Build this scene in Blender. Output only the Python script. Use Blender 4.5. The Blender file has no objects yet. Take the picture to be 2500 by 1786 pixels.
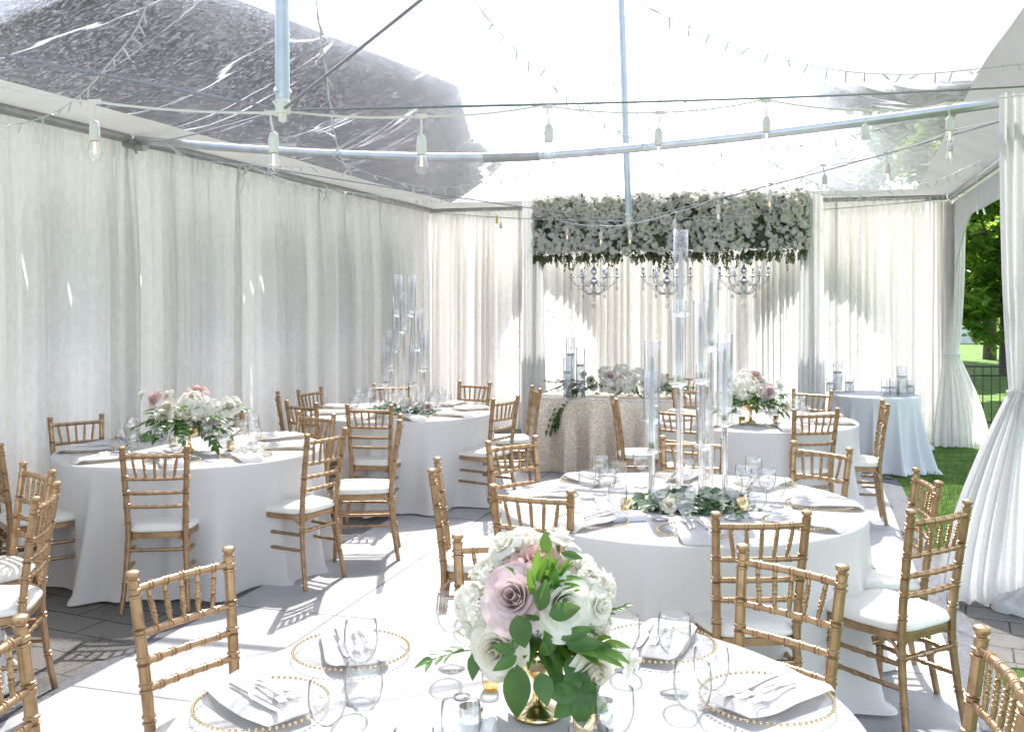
import bpy, math, random
from mathutils import Vector, Matrix, noise
PI = math.pi
R = math.radians
# ---------------------------------------------------------------- camera, sky, sun, exposure
S = bpy.context.scene
COL = S.collection
CAM_H, HORIZON, FPX = 1.72, 733.0, 2431.0
cd = bpy.data.cameras.new('camera')
cam = bpy.data.objects.new('camera', cd); COL.objects.link(cam)
cam.location = (0, 0, CAM_H); cam.rotation_euler = (R(90), 0, 0)
cd.sensor_fit = 'HORIZONTAL'; cd.sensor_width = 36.0; cd.lens = 36.0 * FPX / 2500.0
cd.shift_x = 0.0; cd.shift_y = -(893.0 - HORIZON) / 2500.0
cd.clip_start = 0.05; cd.clip_end = 500.0
S.camera = cam
SUN_EL, SUN_AZ = R(51), R(3)
w = bpy.data.worlds.new('World'); S.world = w; w.use_nodes = True
nt = w.node_tree
sky = nt.nodes.new('ShaderNodeTexSky'); sky.sky_type = 'NISHITA'; sky.sun_disc = False
sky.sun_elevation = SUN_EL; sky.sun_rotation = SUN_AZ; sky.dust_density = 1.6; sky.air_density = .85; sky.ozone_density = .6
bg = nt.nodes['Background']; bg.inputs[1].default_value = 0.15
hs = nt.nodes.new('ShaderNodeHueSaturation'); hs.inputs['Saturation'].default_value = .58     # hazy, pale sky
nt.links.new(sky.outputs[0], hs.inputs['Color']); nt.links.new(hs.outputs[0], bg.inputs[0])
sd = bpy.data.lights.new('sun', 'SUN'); sd.energy = 5.0; sd.angle = R(0.5); sd.color = (1.0, 0.96, 0.935)
sun = bpy.data.objects.new('sun', sd); COL.objects.link(sun)
sun_dir = Vector((math.sin(SUN_AZ) * math.cos(SUN_EL), math.cos(SUN_AZ) * math.cos(SUN_EL), math.sin(SUN_EL)))
sun.rotation_euler = sun_dir.to_track_quat('Z', 'Y').to_euler(); sun.location = (2, 8, 20)
S.view_settings.view_transform = 'Standard'; S.view_settings.look = 'None'
S.view_settings.gamma = 1.0; S.view_settings.exposure = 2.15; S.view_settings.use_curve_mapping = False
S.render.engine = 'CYCLES'
cy = S.cycles
cy.max_bounces = 9; cy.diffuse_bounces = 4; cy.glossy_bounces = 4; cy.transmission_bounces = 7
cy.transparent_max_bounces = 40; cy.caustics_reflective = False; cy.caustics_refractive = False
cy.sample_clamp_indirect = 6.0; cy.use_denoising = True

# ---------------------------------------------------------------- helpers
def tag(o, label=None, cat=None, group=None, kind=None):
    if label: o['label'] = label
    if cat: o['category'] = cat
    if group: o['group'] = group
    if kind: o['kind'] = kind
    return o
def empty(name, loc=(0, 0, 0), rz=0.0):
    o = bpy.data.objects.new(name, None); COL.objects.link(o)
    o.location = loc; o.rotation_euler = (0, 0, rz); o.empty_display_size = 0.05
    return o
def link_copy(o, parent=None):
    c = o.copy(); COL.objects.link(c); c.parent = parent
    for ch in KIDS.get(o.name, ()):
        link_copy(ch, c)
    return c
KIDS = {}
def adopt(o, parent):
    o.parent = parent
    KIDS.setdefault(parent.name, []).append(o)
class MB:
    def __init__(s): s.v = []; s.f = []; s.uv = None
    def add(s, vs, fs):
        n = len(s.v); s.v.extend([tuple(p) for p in vs]); s.f.extend([tuple(i + n for i in f) for f in fs])
    def grid(s, rows, close_u=False, close_v=False):
        n = len(s.v); nr = len(rows); nc = len(rows[0])
        for r in rows: s.v.extend([tuple(p) for p in r])
        for i in range(nr - (0 if close_v else 1)):
            for j in range(nc - (0 if close_u else 1)):
                a = n + i * nc + j; b = n + i * nc + (j + 1) % nc
                c = n + ((i + 1) % nr) * nc + (j + 1) % nc; d = n + ((i + 1) % nr) * nc + j
                s.f.append((a, b, c, d))
    def box(s, cx, cy, cz, sx, sy, sz, rz=0.0):
        c, si = math.cos(rz), math.sin(rz); vs = []
        for dz in (-.5, .5):
            for dx, dy in ((-.5, -.5), (.5, -.5), (.5, .5), (-.5, .5)):
                x, y = dx * sx, dy * sy
                vs.append((cx + x * c - y * si, cy + x * si + y * c, cz + dz * sz))
        s.add(vs, [(3, 2, 1, 0), (4, 5, 6, 7), (0, 1, 5, 4), (1, 2, 6, 5), (2, 3, 7, 6), (3, 0, 4, 7)])
    def tube(s, path, rad, n=8, caps=True):
        path = [Vector(p) for p in path]
        if not isinstance(rad, (list, tuple)): rad = [rad] * len(path)
        rows = []; t0 = None
        for i, p in enumerate(path):
            a = path[max(i - 1, 0)]; b = path[min(i + 1, len(path) - 1)]
            t = (b - a)
            if t.length < 1e-9: t = Vector((0, 0, 1))
            t.normalize()
            if t0 is None:
                ref = Vector((0, 0, 1)) if abs(t.z) < .9 else Vector((0, 1, 0))
                x = t.cross(ref).normalized()
            else:
                x = (x - t * x.dot(t)); x.normalize()
            y = t.cross(x); t0 = t
            rows.append([p + (x * math.cos(2 * PI * k / n) + y * math.sin(2 * PI * k / n)) * rad[i] for k in range(n)])
        b0 = len(s.v); s.grid(rows, close_u=True)
        if caps:
            s.f.append(tuple(b0 + k for k in reversed(range(n))))
            e = b0 + (len(rows) - 1) * n
            s.f.append(tuple(e + k for k in range(n)))
    def lathe(s, prof, n=16, c=(0, 0, 0), cap0=False, cap1=False):
        rows = [[(c[0] + r * math.cos(2 * PI * k / n), c[1] + r * math.sin(2 * PI * k / n), c[2] + z) for k in range(n)] for r, z in prof]
        b0 = len(s.v); s.grid(rows, close_u=True)
        if cap0: s.f.append(tuple(b0 + k for k in reversed(range(n))))
        if cap1:
            e = b0 + (len(rows) - 1) * n; s.f.append(tuple(e + k for k in range(n)))
    def blob(s, c, r, nu=8, nv=6, sz=1.0):
        s.lathe([(max(r * math.sin(PI * i / nv), 1e-4), -r * sz * math.cos(PI * i / nv)) for i in range(nv + 1)], nu, c)
    def xf(s, m):
        s.v = [tuple(m @ Vector(p)) for p in s.v]; return s
    def mesh(s, name, mat, smooth=True, sharp=45):
        me = bpy.data.meshes.new(name); me.from_pydata(s.v, [], s.f)
        if smooth:
            me.polygons.foreach_set('use_smooth', [True] * len(me.polygons))
            if sharp: me.set_sharp_from_angle(angle=R(sharp))
        if s.uv:
            l = me.uv_layers.new(name='UVMap')
            for lp in me.loops: l.data[lp.index].uv = s.uv[lp.vertex_index]
        if isinstance(mat, (list, tuple)):
            for m in mat: me.materials.append(m)
        elif mat: me.materials.append(mat)
        me.update(); return me
    def build(s, name, mat, parent=None, smooth=True, sharp=45):
        o = bpy.data.objects.new(name, s.mesh(name, mat, smooth, sharp)); COL.objects.link(o)
        if parent is not None: adopt(o, parent)
        return o
def inst(name, me, parent=None, loc=(0, 0, 0), rot=(0, 0, 0), sc=1.0):
    o = bpy.data.objects.new(name, me); COL.objects.link(o); o.location = loc; o.rotation_euler = rot
    o.scale = (sc, sc, sc) if not isinstance(sc, tuple) else sc
    if parent is not None: adopt(o, parent)
    return o

# tent frame: U runs along the back wall to the right, V runs towards the back
TH = R(16.5)
UX, UY = math.cos(TH), -math.sin(TH)
VX, VY = math.sin(TH), math.cos(TH)
C0 = (-1.1, 13.75); TW = 6.6; EAVE = 2.9
def T(u, v, z=0.0): return Vector((C0[0] + u * UX + v * VX, C0[1] + u * UY + v * VY, z))
TRZ = -TH
def on(px, py, z):                    # where a sight line meets the level z (used to survey the place)
    s = (py - HORIZON) / (CAM_H - z); return Vector(((px - 1250.0) / s, FPX / s, z))
def at(px, py, Y): return Vector(((px - 1250.0) * Y / FPX, Y, CAM_H + (HORIZON - py) * Y / FPX))

# ---------------------------------------------------------------- materials
M = {}
def newmat(name):
    m = bpy.data.materials.new(name); m.use_nodes = True
    nt = m.node_tree; b = nt.nodes['Principled BSDF']; M[name] = m
    return m, nt, b
def N(nt, t, **kw):
    n = nt.nodes.new('ShaderNode' + t)
    for k, v in kw.items(): setattr(n, k, v)
    return n
def noise_col(nt, b, c1, c2, scale, detail=4.0, lo=.35, hi=.65, coord='Object', stretch=None, bump=0.0, dist=.01, inp='Base Color'):
    tc = N(nt, 'TexCoord'); src = tc.outputs[coord]
    if stretch:
        mp = N(nt, 'Mapping'); mp.inputs['Scale'].default_value = stretch; nt.links.new(src, mp.inputs[0]); src = mp.outputs[0]
    nz = N(nt, 'TexNoise'); nz.inputs['Scale'].default_value = scale; nz.inputs['Detail'].default_value = detail
    nt.links.new(src, nz.inputs['Vector'])
    cr = N(nt, 'ValToRGB'); cr.color_ramp.elements[0].position = lo; cr.color_ramp.elements[1].position = hi
    cr.color_ramp.elements[0].color = (*c1, 1); cr.color_ramp.elements[1].color = (*c2, 1)
    nt.links.new(nz.outputs[0], cr.inputs[0])
    if b is not None: nt.links.new(cr.outputs[0], b.inputs[inp])
    if bump:
        bp = N(nt, 'Bump'); bp.inputs['Strength'].default_value = bump; bp.inputs['Distance'].default_value = dist
        nt.links.new(nz.outputs[0], bp.inputs['Height']); nt.links.new(bp.outputs[0], b.inputs['Normal'])
    return cr, nz
def plain(name, c, rough=.6, metal=0.0, c2=None, scale=20, bump=0, dist=.002, coat=0, spec=None, detail=3):
    m, nt, b = newmat(name)
    b.inputs['Roughness'].default_value = rough; b.inputs['Metallic'].default_value = metal
    if spec is not None: b.inputs['Specular IOR Level'].default_value = spec
    if coat: b.inputs['Coat Weight'].default_value = coat
    noise_col(nt, b, c, c2 or tuple(min(1, x * 1.12) for x in c), scale, bump=bump, dist=dist, detail=detail)
    return m
def cloth(name, c1, c2, trans=.3, scale=30, rough=.9, stretch=None, bump=.2, dist=.002, weave=0, lo=.35, hi=.65, tcol=None):
    m, nt, b = newmat(name)
    b.inputs['Roughness'].default_value = rough; b.inputs['Specular IOR Level'].default_value = .15
    b.inputs['Sheen Weight'].default_value = .15
    cr, nz = noise_col(nt, b, c1, c2, scale, detail=6, lo=lo, hi=hi, stretch=stretch, bump=bump, dist=dist)
    tr = N(nt, 'BsdfTranslucent'); mx = N(nt, 'MixShader'); mx.inputs[0].default_value = trans
    if tcol:
        tr.inputs[0].default_value = (*tcol, 1)
    else: nt.links.new(cr.outputs[0], tr.inputs[0])
    out = nt.nodes['Material Output']
    nt.links.new(b.outputs[0], mx.inputs[1]); nt.links.new(tr.outputs[0], mx.inputs[2]); nt.links.new(mx.outputs[0], out.inputs[0])
    return m
def thin_glass(name, tint=(.993, .995, .995), edge=(.30, .34, .38), ior=1.5, rough=.02, boost=1.0, base=.10):
    m, nt, b = newmat(name); nt.nodes.remove(b)
    out = nt.nodes['Material Output']
    lw = N(nt, 'LayerWeight'); lw.inputs[0].default_value = .5
    cr = N(nt, 'ValToRGB'); e = cr.color_ramp.elements
    e[0].position = .58; e[0].color = (*tint, 1); e[1].position = .985; e[1].color = (*edge, 1)
    nt.links.new(lw.outputs['Facing'], cr.inputs[0])
    tr = N(nt, 'BsdfTransparent'); nt.links.new(cr.outputs[0], tr.inputs[0])
    gl = N(nt, 'BsdfGlossy'); gl.inputs['Roughness'].default_value = rough
    pw = N(nt, 'Math', operation='POWER'); pw.inputs[1].default_value = 4.0; nt.links.new(lw.outputs['Facing'], pw.inputs[0])
    mu = N(nt, 'Math', operation='MULTIPLY_ADD'); mu.inputs[1].default_value = .75 * boost; mu.inputs[2].default_value = base; mu.use_clamp = True
    nt.links.new(pw.outputs[0], mu.inputs[0])
    mx = N(nt, 'MixShader'); nt.links.new(mu.outputs[0], mx.inputs[0])
    nt.links.new(tr.outputs[0], mx.inputs[1]); nt.links.new(gl.outputs[0], mx.inputs[2]); nt.links.new(mx.outputs[0], out.inputs[0])
    return m
thin_glass('glass')
thin_glass('plate_glass', tint=(.997, .997, .997), edge=(.75, .77, .79), boost=.5, base=.015)
thin_glass('tube_glass', tint=(.985, .988, .99), edge=(.60, .63, .66), boost=1.2)
def crystal(name):
    m, nt, b = newmat(name); nt.nodes.remove(b); out = nt.nodes['Material Output']
    g = N(nt, 'BsdfGlass'); g.inputs['IOR'].default_value = 1.46; g.inputs['Roughness'].default_value = .0
    t = N(nt, 'BsdfTransparent'); t.inputs[0].default_value = (.97, .975, .98, 1)
    mx = N(nt, 'MixShader'); mx.inputs[0].default_value = .5
    nt.links.new(g.outputs[0], mx.inputs[1]); nt.links.new(t.outputs[0], mx.inputs[2]); nt.links.new(mx.outputs[0], out.inputs[0])
crystal('crystal')
m, nt, b = newmat('vinyl'); nt.nodes.remove(b)          # clear roof sheeting: slightly hazy, scuff streaks paint in the bright wrinkle highlights
out = nt.nodes['Material Output']
uvn = N(nt, 'UVMap'); mp = N(nt, 'Mapping'); mp.inputs['Scale'].default_value = (1.0, 1.0, 1.0); mp.inputs['Rotation'].default_value = (0, 0, R(0))
nt.links.new(uvn.outputs[0], mp.inputs[0])
def vn(scale, sx, sy, detail, rot=0, dis=0.0):
    mm = N(nt, 'Mapping'); mm.inputs['Scale'].default_value = (sx, sy, 1); mm.inputs['Rotation'].default_value = (0, 0, R(rot))
    nt.links.new(uvn.outputs[0], mm.inputs[0])
    z = N(nt, 'TexNoise'); z.inputs['Scale'].default_value = scale; z.inputs['Detail'].default_value = detail; z.inputs['Distortion'].default_value = dis
    nt.links.new(mm.outputs[0], z.inputs['Vector']); return z
fine = vn(60, 2.6, .9, 10, rot=14, dis=1.6); mid = vn(13, 1.7, .75, 8, rot=-14, dis=2.6); big = vn(.7, 1, .8, 3)
rp = N(nt, 'ValToRGB'); rp.color_ramp.elements[0].position = .50; rp.color_ramp.elements[1].position = .80
nt.links.new(fine.outputs[0], rp.inputs[0])
rp2 = N(nt, 'ValToRGB'); rp2.color_ramp.elements[0].position = .47; rp2.color_ramp.elements[1].position = .78
nt.links.new(mid.outputs[0], rp2.inputs[0])
mA = N(nt, 'Math', operation='MULTIPLY'); nt.links.new(rp.outputs[0], mA.inputs[0]); mA.inputs[1].default_value = .06
mB = N(nt, 'Math', operation='MULTIPLY'); nt.links.new(rp2.outputs[0], mB.inputs[0]); mB.inputs[1].default_value = .08
mC = N(nt, 'Math', operation='ADD'); nt.links.new(mA.outputs[0], mC.inputs[0]); nt.links.new(mB.outputs[0], mC.inputs[1])
crs = vn(.55, 2.2, .8, 3, rot=35, dis=1.0); crm = vn(.8, 1, 1, 2)
rc = N(nt, 'ValToRGB'); ce = rc.color_ramp.elements; ce[0].position = .488; ce[0].color = (0, 0, 0, 1); ce[1].position = .512; ce[1].color = (0, 0, 0, 1)
c3 = ce.new(.5); c3.color = (1, 1, 1, 1); nt.links.new(crs.outputs[0], rc.inputs[0])          # white lines paint sun glints along creases in the sheeting
rm = N(nt, 'ValToRGB'); rm.color_ramp.elements[0].position = .48; rm.color_ramp.elements[1].position = .62; nt.links.new(crm.outputs[0], rm.inputs[0])
mE = N(nt, 'Math', operation='MULTIPLY'); nt.links.new(rc.outputs[0], mE.inputs[0]); nt.links.new(rm.outputs[0], mE.inputs[1])
mF = N(nt, 'Math', operation='MULTIPLY'); nt.links.new(mE.outputs[0], mF.inputs[0]); mF.inputs[1].default_value = .30
mG = N(nt, 'Math', operation='ADD'); nt.links.new(mC.outputs[0], mG.inputs[0]); nt.links.new(mF.outputs[0], mG.inputs[1])
mD = N(nt, 'Math', operation='ADD'); nt.links.new(mG.outputs[0], mD.inputs[0]); mD.inputs[1].default_value = .006; mD.use_clamp = True
trp = N(nt, 'BsdfTransparent'); trp.inputs[0].default_value = (.95, .95, .965, 1)
trl = N(nt, 'BsdfTranslucent'); trl.inputs[0].default_value = (.89, .89, .95, 1)
bp = N(nt, 'Bump'); bp.inputs['Strength'].default_value = .4; bp.inputs['Distance'].default_value = .012
nt.links.new(mid.outputs[0], bp.inputs['Height'])
gls = N(nt, 'BsdfGlossy'); gls.inputs['Roughness'].default_value = .12; nt.links.new(bp.outputs[0], gls.inputs['Normal'])
rfb = N(nt, 'Bump'); rfb.inputs['Strength'].default_value = 1.0; rfb.inputs['Distance'].default_value = .05
nt.links.new(fine.outputs[0], rfb.inputs['Height']); nt.links.new(bp.outputs[0], rfb.inputs['Normal'])
rfr = N(nt, 'BsdfRefraction'); rfr.inputs['IOR'].default_value = 1.10; rfr.inputs['Roughness'].default_value = .09; rfr.inputs[0].default_value = (.95, .95, .975, 1)
nt.links.new(rfb.outputs[0], rfr.inputs['Normal'])
m0 = N(nt, 'MixShader'); m0.inputs[0].default_value = .70; nt.links.new(trp.outputs[0], m0.inputs[1]); nt.links.new(rfr.outputs[0], m0.inputs[2])
m1 = N(nt, 'MixShader'); nt.links.new(mD.outputs[0], m1.inputs[0]); nt.links.new(m0.outputs[0], m1.inputs[1]); nt.links.new(trl.outputs[0], m1.inputs[2])
lw = N(nt, 'LayerWeight'); lw.inputs[0].default_value = .5; nt.links.new(bp.outputs[0], lw.inputs['Normal'])
pw = N(nt, 'Math', operation='POWER'); pw.inputs[1].default_value = 4.0; nt.links.new(lw.outputs['Facing'], pw.inputs[0])
fr = N(nt, 'Math', operation='MULTIPLY_ADD'); fr.inputs[1].default_value = .45; fr.inputs[2].default_value = .04; nt.links.new(pw.outputs[0], fr.inputs[0])
m2 = N(nt, 'MixShader'); nt.links.new(fr.outputs[0], m2.inputs[0]); nt.links.new(m1.outputs[0], m2.inputs[1]); nt.links.new(gls.outputs[0], m2.inputs[2])
nt.links.new(m2.outputs[0], out.inputs[0])
thin_glass('smoke_crystal', tint=(.86, .865, .87), edge=(.42, .43, .45), boost=1.0)
thin_glass('window_vinyl', tint=(.62, .63, .65), edge=(.55, .56, .58), ior=1.3)

cloth('velvet', (.81, .79, .765), (.86, .845, .82), trans=.46, scale=34, stretch=(1, 1, .45), bump=.10, dist=.003, lo=.38, hi=.62)
cloth('sheer', (.80, .80, .79), (.88, .88, .87), trans=.45, scale=60, bump=.15, dist=.001)
cloth('linen', (.83, .795, .76), (.875, .845, .81), trans=.22, scale=160, bump=.15, dist=.0006)
cloth('linen_cool', (.76, .775, .80), (.81, .825, .85), trans=.18, scale=160, bump=.15, dist=.0006)  # linen with the bluish shade of the back corner put into its colour
cloth('napkin', (.85, .825, .80), (.90, .875, .85), trans=.35, scale=200, bump=.15, dist=.0005)
cloth('border_white', (.60, .60, .585), (.66, .66, .65), trans=.06, scale=3, bump=.12, dist=.02)
cloth('tent_white', (.82, .82, .81), (.86, .86, .85), trans=.46, scale=4, bump=.15, dist=.02)
cloth('petal_white', (.85, .83, .74), (.92, .91, .85), trans=.42, scale=40, bump=.2, dist=.001)
cloth('petal_cream', (.82, .76, .62), (.88, .85, .76), trans=.32, scale=40, bump=.2, dist=.001)
cloth('petal_blush', (.74, .50, .46), (.82, .66, .62), trans=.3, scale=30, bump=.2, dist=.001)
cloth('petal_mauve', (.68, .50, .51), (.83, .71, .70), trans=.3, scale=25, bump=.2, dist=.001)
cloth('petal_orchid', (.87, .88, .86), (.93, .93, .92), trans=.6, scale=18, bump=.2, dist=.001)
def leafmat(name, c1, c2, trans=.25, tc=(.18, .32, .03), rough=.4):
    m, nt, b = newmat(name)
    b.inputs['Roughness'].default_value = rough
    cr, nz = noise_col(nt, b, c1, c2, 9, detail=3)
    tr = N(nt, 'BsdfTranslucent'); tr.inputs[0].default_value = (*tc, 1)
    mx = N(nt, 'MixShader'); mx.inputs[0].default_value = trans; out = nt.nodes['Material Output']
    nt.links.new(b.outputs[0], mx.inputs[1]); nt.links.new(tr.outputs[0], mx.inputs[2]); nt.links.new(mx.outputs[0], out.inputs[0])
    return m
leafmat('leaf', (.022, .075, .018), (.075, .18, .04), trans=.3, tc=(.2, .36, .04))
leafmat('leaf_bright', (.05, .15, .02), (.10, .24, .04), trans=.35, tc=(.30, .50, .04))
leafmat('eucalyptus', (.055, .11, .06), (.13, .20, .12), trans=.15, tc=(.2, .3, .1), rough=.55)
leafmat('fern', (.035, .065, .018), (.08, .13, .035), trans=.15, tc=(.16, .18, .04))
leafmat('tree_leaf', (.035, .085, .012), (.10, .20, .03), trans=.4, tc=(.34, .55, .05))
leafmat('tree_dark', (.012, .028, .010), (.032, .065, .02), trans=.12, tc=(.12, .22, .05))
leafmat('grass_blade', (.035, .09, .012), (.08, .17, .025), trans=.3, tc=(.20, .36, .04))
plain('bark', (.05, .04, .03), .9, c2=(.10, .08, .06), scale=12, bump=.6, dist=.02)
# gold chair lacquer: warm metallic paint with worn darker flecks
m, nt, b = newmat('gold_paint'); b.inputs['Metallic'].default_value = .62; b.inputs['Roughness'].default_value = .32
noise_col(nt, b, (.26, .155, .072), (.40, .26, .142), 26, detail=8, lo=.22, hi=.55, bump=.12, dist=.001)
plain('gold', (.50, .37, .18), .22, 1.0, c2=(.64, .50, .29), scale=40)
plain('mercury_gold', (.55, .38, .14), .18, 1.0, c2=(.88, .76, .52), scale=30, bump=.25, dist=.003, detail=6)
plain('mercury_silver', (.55, .52, .46), .22, 1.0, c2=(.90, .88, .83), scale=45, bump=.25, dist=.002, detail=6)
plain('steel', (.62, .63, .65), .16, 1.0, c2=(.72, .73, .75), scale=8)
plain('alu', (.50, .53, .57), .32, .85, c2=(.62, .64, .67), scale=7)
plain('pole_metal', (.42, .46, .50), .35, .7, c2=(.50, .54, .58), scale=7)
plain('dull_alu', (.33, .335, .34), .45, .7, c2=(.42, .42, .42), scale=9)
plain('cable_steel', (.16, .17, .19), .4, .8, c2=(.34, .35, .37), scale=260)
plain('white_rubber', (.72, .695, .685), .5)
plain('backlit_wire', (.58, .59, .61), .35)  # grey look of the backlit light strands put into the colour
plain('black_iron', (.012, .012, .013), .5)
plain('cushion', (.80, .77, .69), .45, c2=(.84, .81, .74), scale=60, bump=.06, dist=.0015)
plain('porcelain', (.84, .84, .83), .2)
cloth('wax', (.86, .85, .82), (.90, .89, .86), trans=.4, scale=20, bump=.0)
plain('chrome', (.72, .73, .76), .08, 1.0)
m, nt, b = newmat('flame_glow'); b.inputs['Base Color'].default_value = (1, .8, .5, 1)
b.inputs['Emission Color'].default_value = (1, .62, .28, 1); b.inputs['Emission Strength'].default_value = 1.3
m, nt, b = newmat('water'); nt.nodes.remove(b)
tw = N(nt, 'BsdfTransparent'); tw.inputs[0].default_value = (.80, .84, .85, 1); gw = N(nt, 'BsdfGlossy'); gw.inputs['Roughness'].default_value = .03
mx = N(nt, 'MixShader'); mx.inputs[0].default_value = .12; nt.links.new(tw.outputs[0], mx.inputs[1]); nt.links.new(gw.outputs[0], mx.inputs[2])
nt.links.new(mx.outputs[0], nt.nodes['Material Output'].inputs[0])
m, nt, b = newmat('amber_glass'); nt.nodes.remove(b)
tw = N(nt, 'BsdfTransparent'); tw.inputs[0].default_value = (.97, .80, .48, 1); gw = N(nt, 'BsdfGlossy'); gw.inputs['Roughness'].default_value = .08; gw.inputs[0].default_value = (1, .8, .4, 1)
mx = N(nt, 'MixShader'); mx.inputs[0].default_value = .3; nt.links.new(tw.outputs[0], mx.inputs[1]); nt.links.new(gw.outputs[0], mx.inputs[2])
nt.links.new(mx.outputs[0], nt.nodes['Material Output'].inputs[0])
# sequin cloth
m, nt, b = newmat('sequin'); b.inputs['Metallic'].default_value = .55; b.inputs['Roughness'].default_value = .33
vo = N(nt, 'TexVoronoi'); vo.inputs['Scale'].default_value = 95; tc = N(nt, 'TexCoord'); nt.links.new(tc.outputs['Object'], vo.inputs['Vector'])
nz = N(nt, 'TexNoise'); nz.inputs['Scale'].default_value = 60; nz.inputs['Detail'].default_value = 3; nz.inputs['Distortion'].default_value = 2.5; nt.links.new(tc.outputs['Object'], nz.inputs['Vector'])
cr = N(nt, 'ValToRGB'); e = cr.color_ramp.elements; e[0].position = .40; e[0].color = (.50, .42, .34, 1); e[1].position = .62; e[1].color = (.78, .69, .58, 1)
nt.links.new(nz.outputs[0], cr.inputs[0])
mxc = N(nt, 'MixRGB', blend_type='MULTIPLY'); mxc.inputs[0].default_value = .55
cr2 = N(nt, 'ValToRGB'); cr2.color_ramp.elements[0].color = (.35, .35, .35, 1); cr2.color_ramp.elements[1].color = (1.0, 1.0, 1.0, 1); cr2.color_ramp.elements[1].position = .6
nt.links.new(vo.outputs['Color'], cr2.inputs[0]); nt.links.new(cr.outputs[0], mxc.inputs[1]); nt.links.new(cr2.outputs[0], mxc.inputs[2])
nt.links.new(mxc.outputs[0], b.inputs['Base Color'])
bp = N(nt, 'Bump'); bp.inputs['Strength'].default_value = .8; bp.inputs['Distance'].default_value = .004
nt.links.new(vo.outputs['Color'], bp.inputs['Height']); nt.links.new(bp.outputs[0], b.inputs['Normal'])
# pavers
m, nt, b = newmat('paver'); b.inputs['Roughness'].default_value = .9
tc = N(nt, 'TexCoord'); mp = N(nt, 'Mapping'); mp.inputs['Rotation'].default_value = (0, 0, R(16.5 + 8)); nt.links.new(tc.outputs['Object'], mp.inputs[0])
br = N(nt, 'TexBrick'); br.inputs['Scale'].default_value = 1.0; br.inputs['Mortar Size'].default_value = .006; br.inputs['Brick Width'].default_value = .42; br.inputs['Row Height'].default_value = .22
br.inputs['Color1'].default_value = (.26, .245, .225, 1); br.inputs['Color2'].default_value = (.34, .325, .30, 1); br.inputs['Mortar'].default_value = (.05, .048, .042, 1); br.inputs['Mortar Smooth'].default_value = .2
nt.links.new(mp.outputs[0], br.inputs['Vector'])
nz = N(nt, 'TexNoise'); nz.inputs['Scale'].default_value = 90; nz.inputs['Detail'].default_value = 6; nt.links.new(tc.outputs['Object'], nz.inputs['Vector'])
nz2 = N(nt, 'TexNoise'); nz2.inputs['Scale'].default_value = 2.2; nz2.inputs['Detail'].default_value = 5; nt.links.new(tc.outputs['Object'], nz2.inputs['Vector'])
ad = N(nt, 'Math', operation='ADD'); nt.links.new(nz.outputs[0], ad.inputs[0]); nt.links.new(nz2.outputs[0], ad.inputs[1])
cr = N(nt, 'ValToRGB'); cr.color_ramp.elements[0].position = .7; cr.color_ramp.elements[0].color = (.20, .20, .20, 1); cr.color_ramp.elements[1].position = 1.3; cr.color_ramp.elements[1].color = (.58, .57, .55, 1)
nt.links.new(ad.outputs[0], cr.inputs[0])
mm = N(nt, 'MixRGB', blend_type='MULTIPLY'); mm.inputs[0].default_value = 1; nt.links.new(br.outputs[0], mm.inputs[1]); nt.links.new(cr.outputs[0], mm.inputs[2]); nt.links.new(mm.outputs[0], b.inputs['Base Color'])
bp = N(nt, 'Bump'); bp.inputs['Strength'].default_value = .5; bp.inputs['Distance'].default_value = .01; nt.links.new(mm.outputs[0], bp.inputs['Height']); nt.links.new(bp.outputs[0], b.inputs['Normal'])
# white perforated event floor panels
m, nt, b = newmat('floor_panel'); b.inputs['Roughness'].default_value = .55
tc = N(nt, 'TexCoord'); mp = N(nt, 'Mapping'); mp.inputs['Rotation'].default_value = (0, 0, R(16.5)); nt.links.new(tc.outputs['Object'], mp.inputs[0])
br = N(nt, 'TexBrick'); br.offset = 0.0; br.inputs['Scale'].default_value = 1.0; br.inputs['Mortar Size'].default_value = .007; br.inputs['Brick Width'].default_value = 1.22; br.inputs['Row Height'].default_value = 1.22
br.inputs['Color1'].default_value = (.43, .43, .428, 1); br.inputs['Color2'].default_value = (.50, .50, .498, 1); br.inputs['Mortar'].default_value = (.12, .12, .13, 1)
nt.links.new(mp.outputs[0], br.inputs['Vector'])
vo = N(nt, 'TexVoronoi'); vo.inputs['Scale'].default_value = 38; vo.inputs['Randomness'].default_value = .12; nt.links.new(mp.outputs[0], vo.inputs['Vector'])
cr = N(nt, 'ValToRGB'); cr.color_ramp.elements[0].position = .10; cr.color_ramp.elements[0].color = (.52, .53, .55, 1); cr.color_ramp.elements[1].position = .17; cr.color_ramp.elements[1].color = (1, 1, 1, 1)
nt.links.new(vo.outputs['Distance'], cr.inputs[0])
nz = N(nt, 'TexNoise'); nz.inputs['Scale'].default_value = 3; nz.inputs['Detail'].default_value = 7; nt.links.new(tc.outputs['Object'], nz.inputs['Vector'])
cr2 = N(nt, 'ValToRGB'); cr2.color_ramp.elements[0].position = .3; cr2.color_ramp.elements[0].color = (.66, .66, .65, 1); cr2.color_ramp.elements[1].position = .6; nt.links.new(nz.outputs[0], cr2.inputs[0])
mm = N(nt, 'MixRGB', blend_type='MULTIPLY'); mm.inputs[0].default_value = 1; nt.links.new(br.outputs[0], mm.inputs[1]); nt.links.new(cr.outputs[0], mm.inputs[2])
m3 = N(nt, 'MixRGB', blend_type='MULTIPLY'); m3.inputs[0].default_value = 1; nt.links.new(mm.outputs[0], m3.inputs[1]); nt.links.new(cr2.outputs[0], m3.inputs[2]); nt.links.new(m3.outputs[0], b.inputs['Base Color'])
plain('edge_ramp', (.055, .058, .065), .7, c2=(.11, .115, .125), scale=40, bump=.2)
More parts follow.
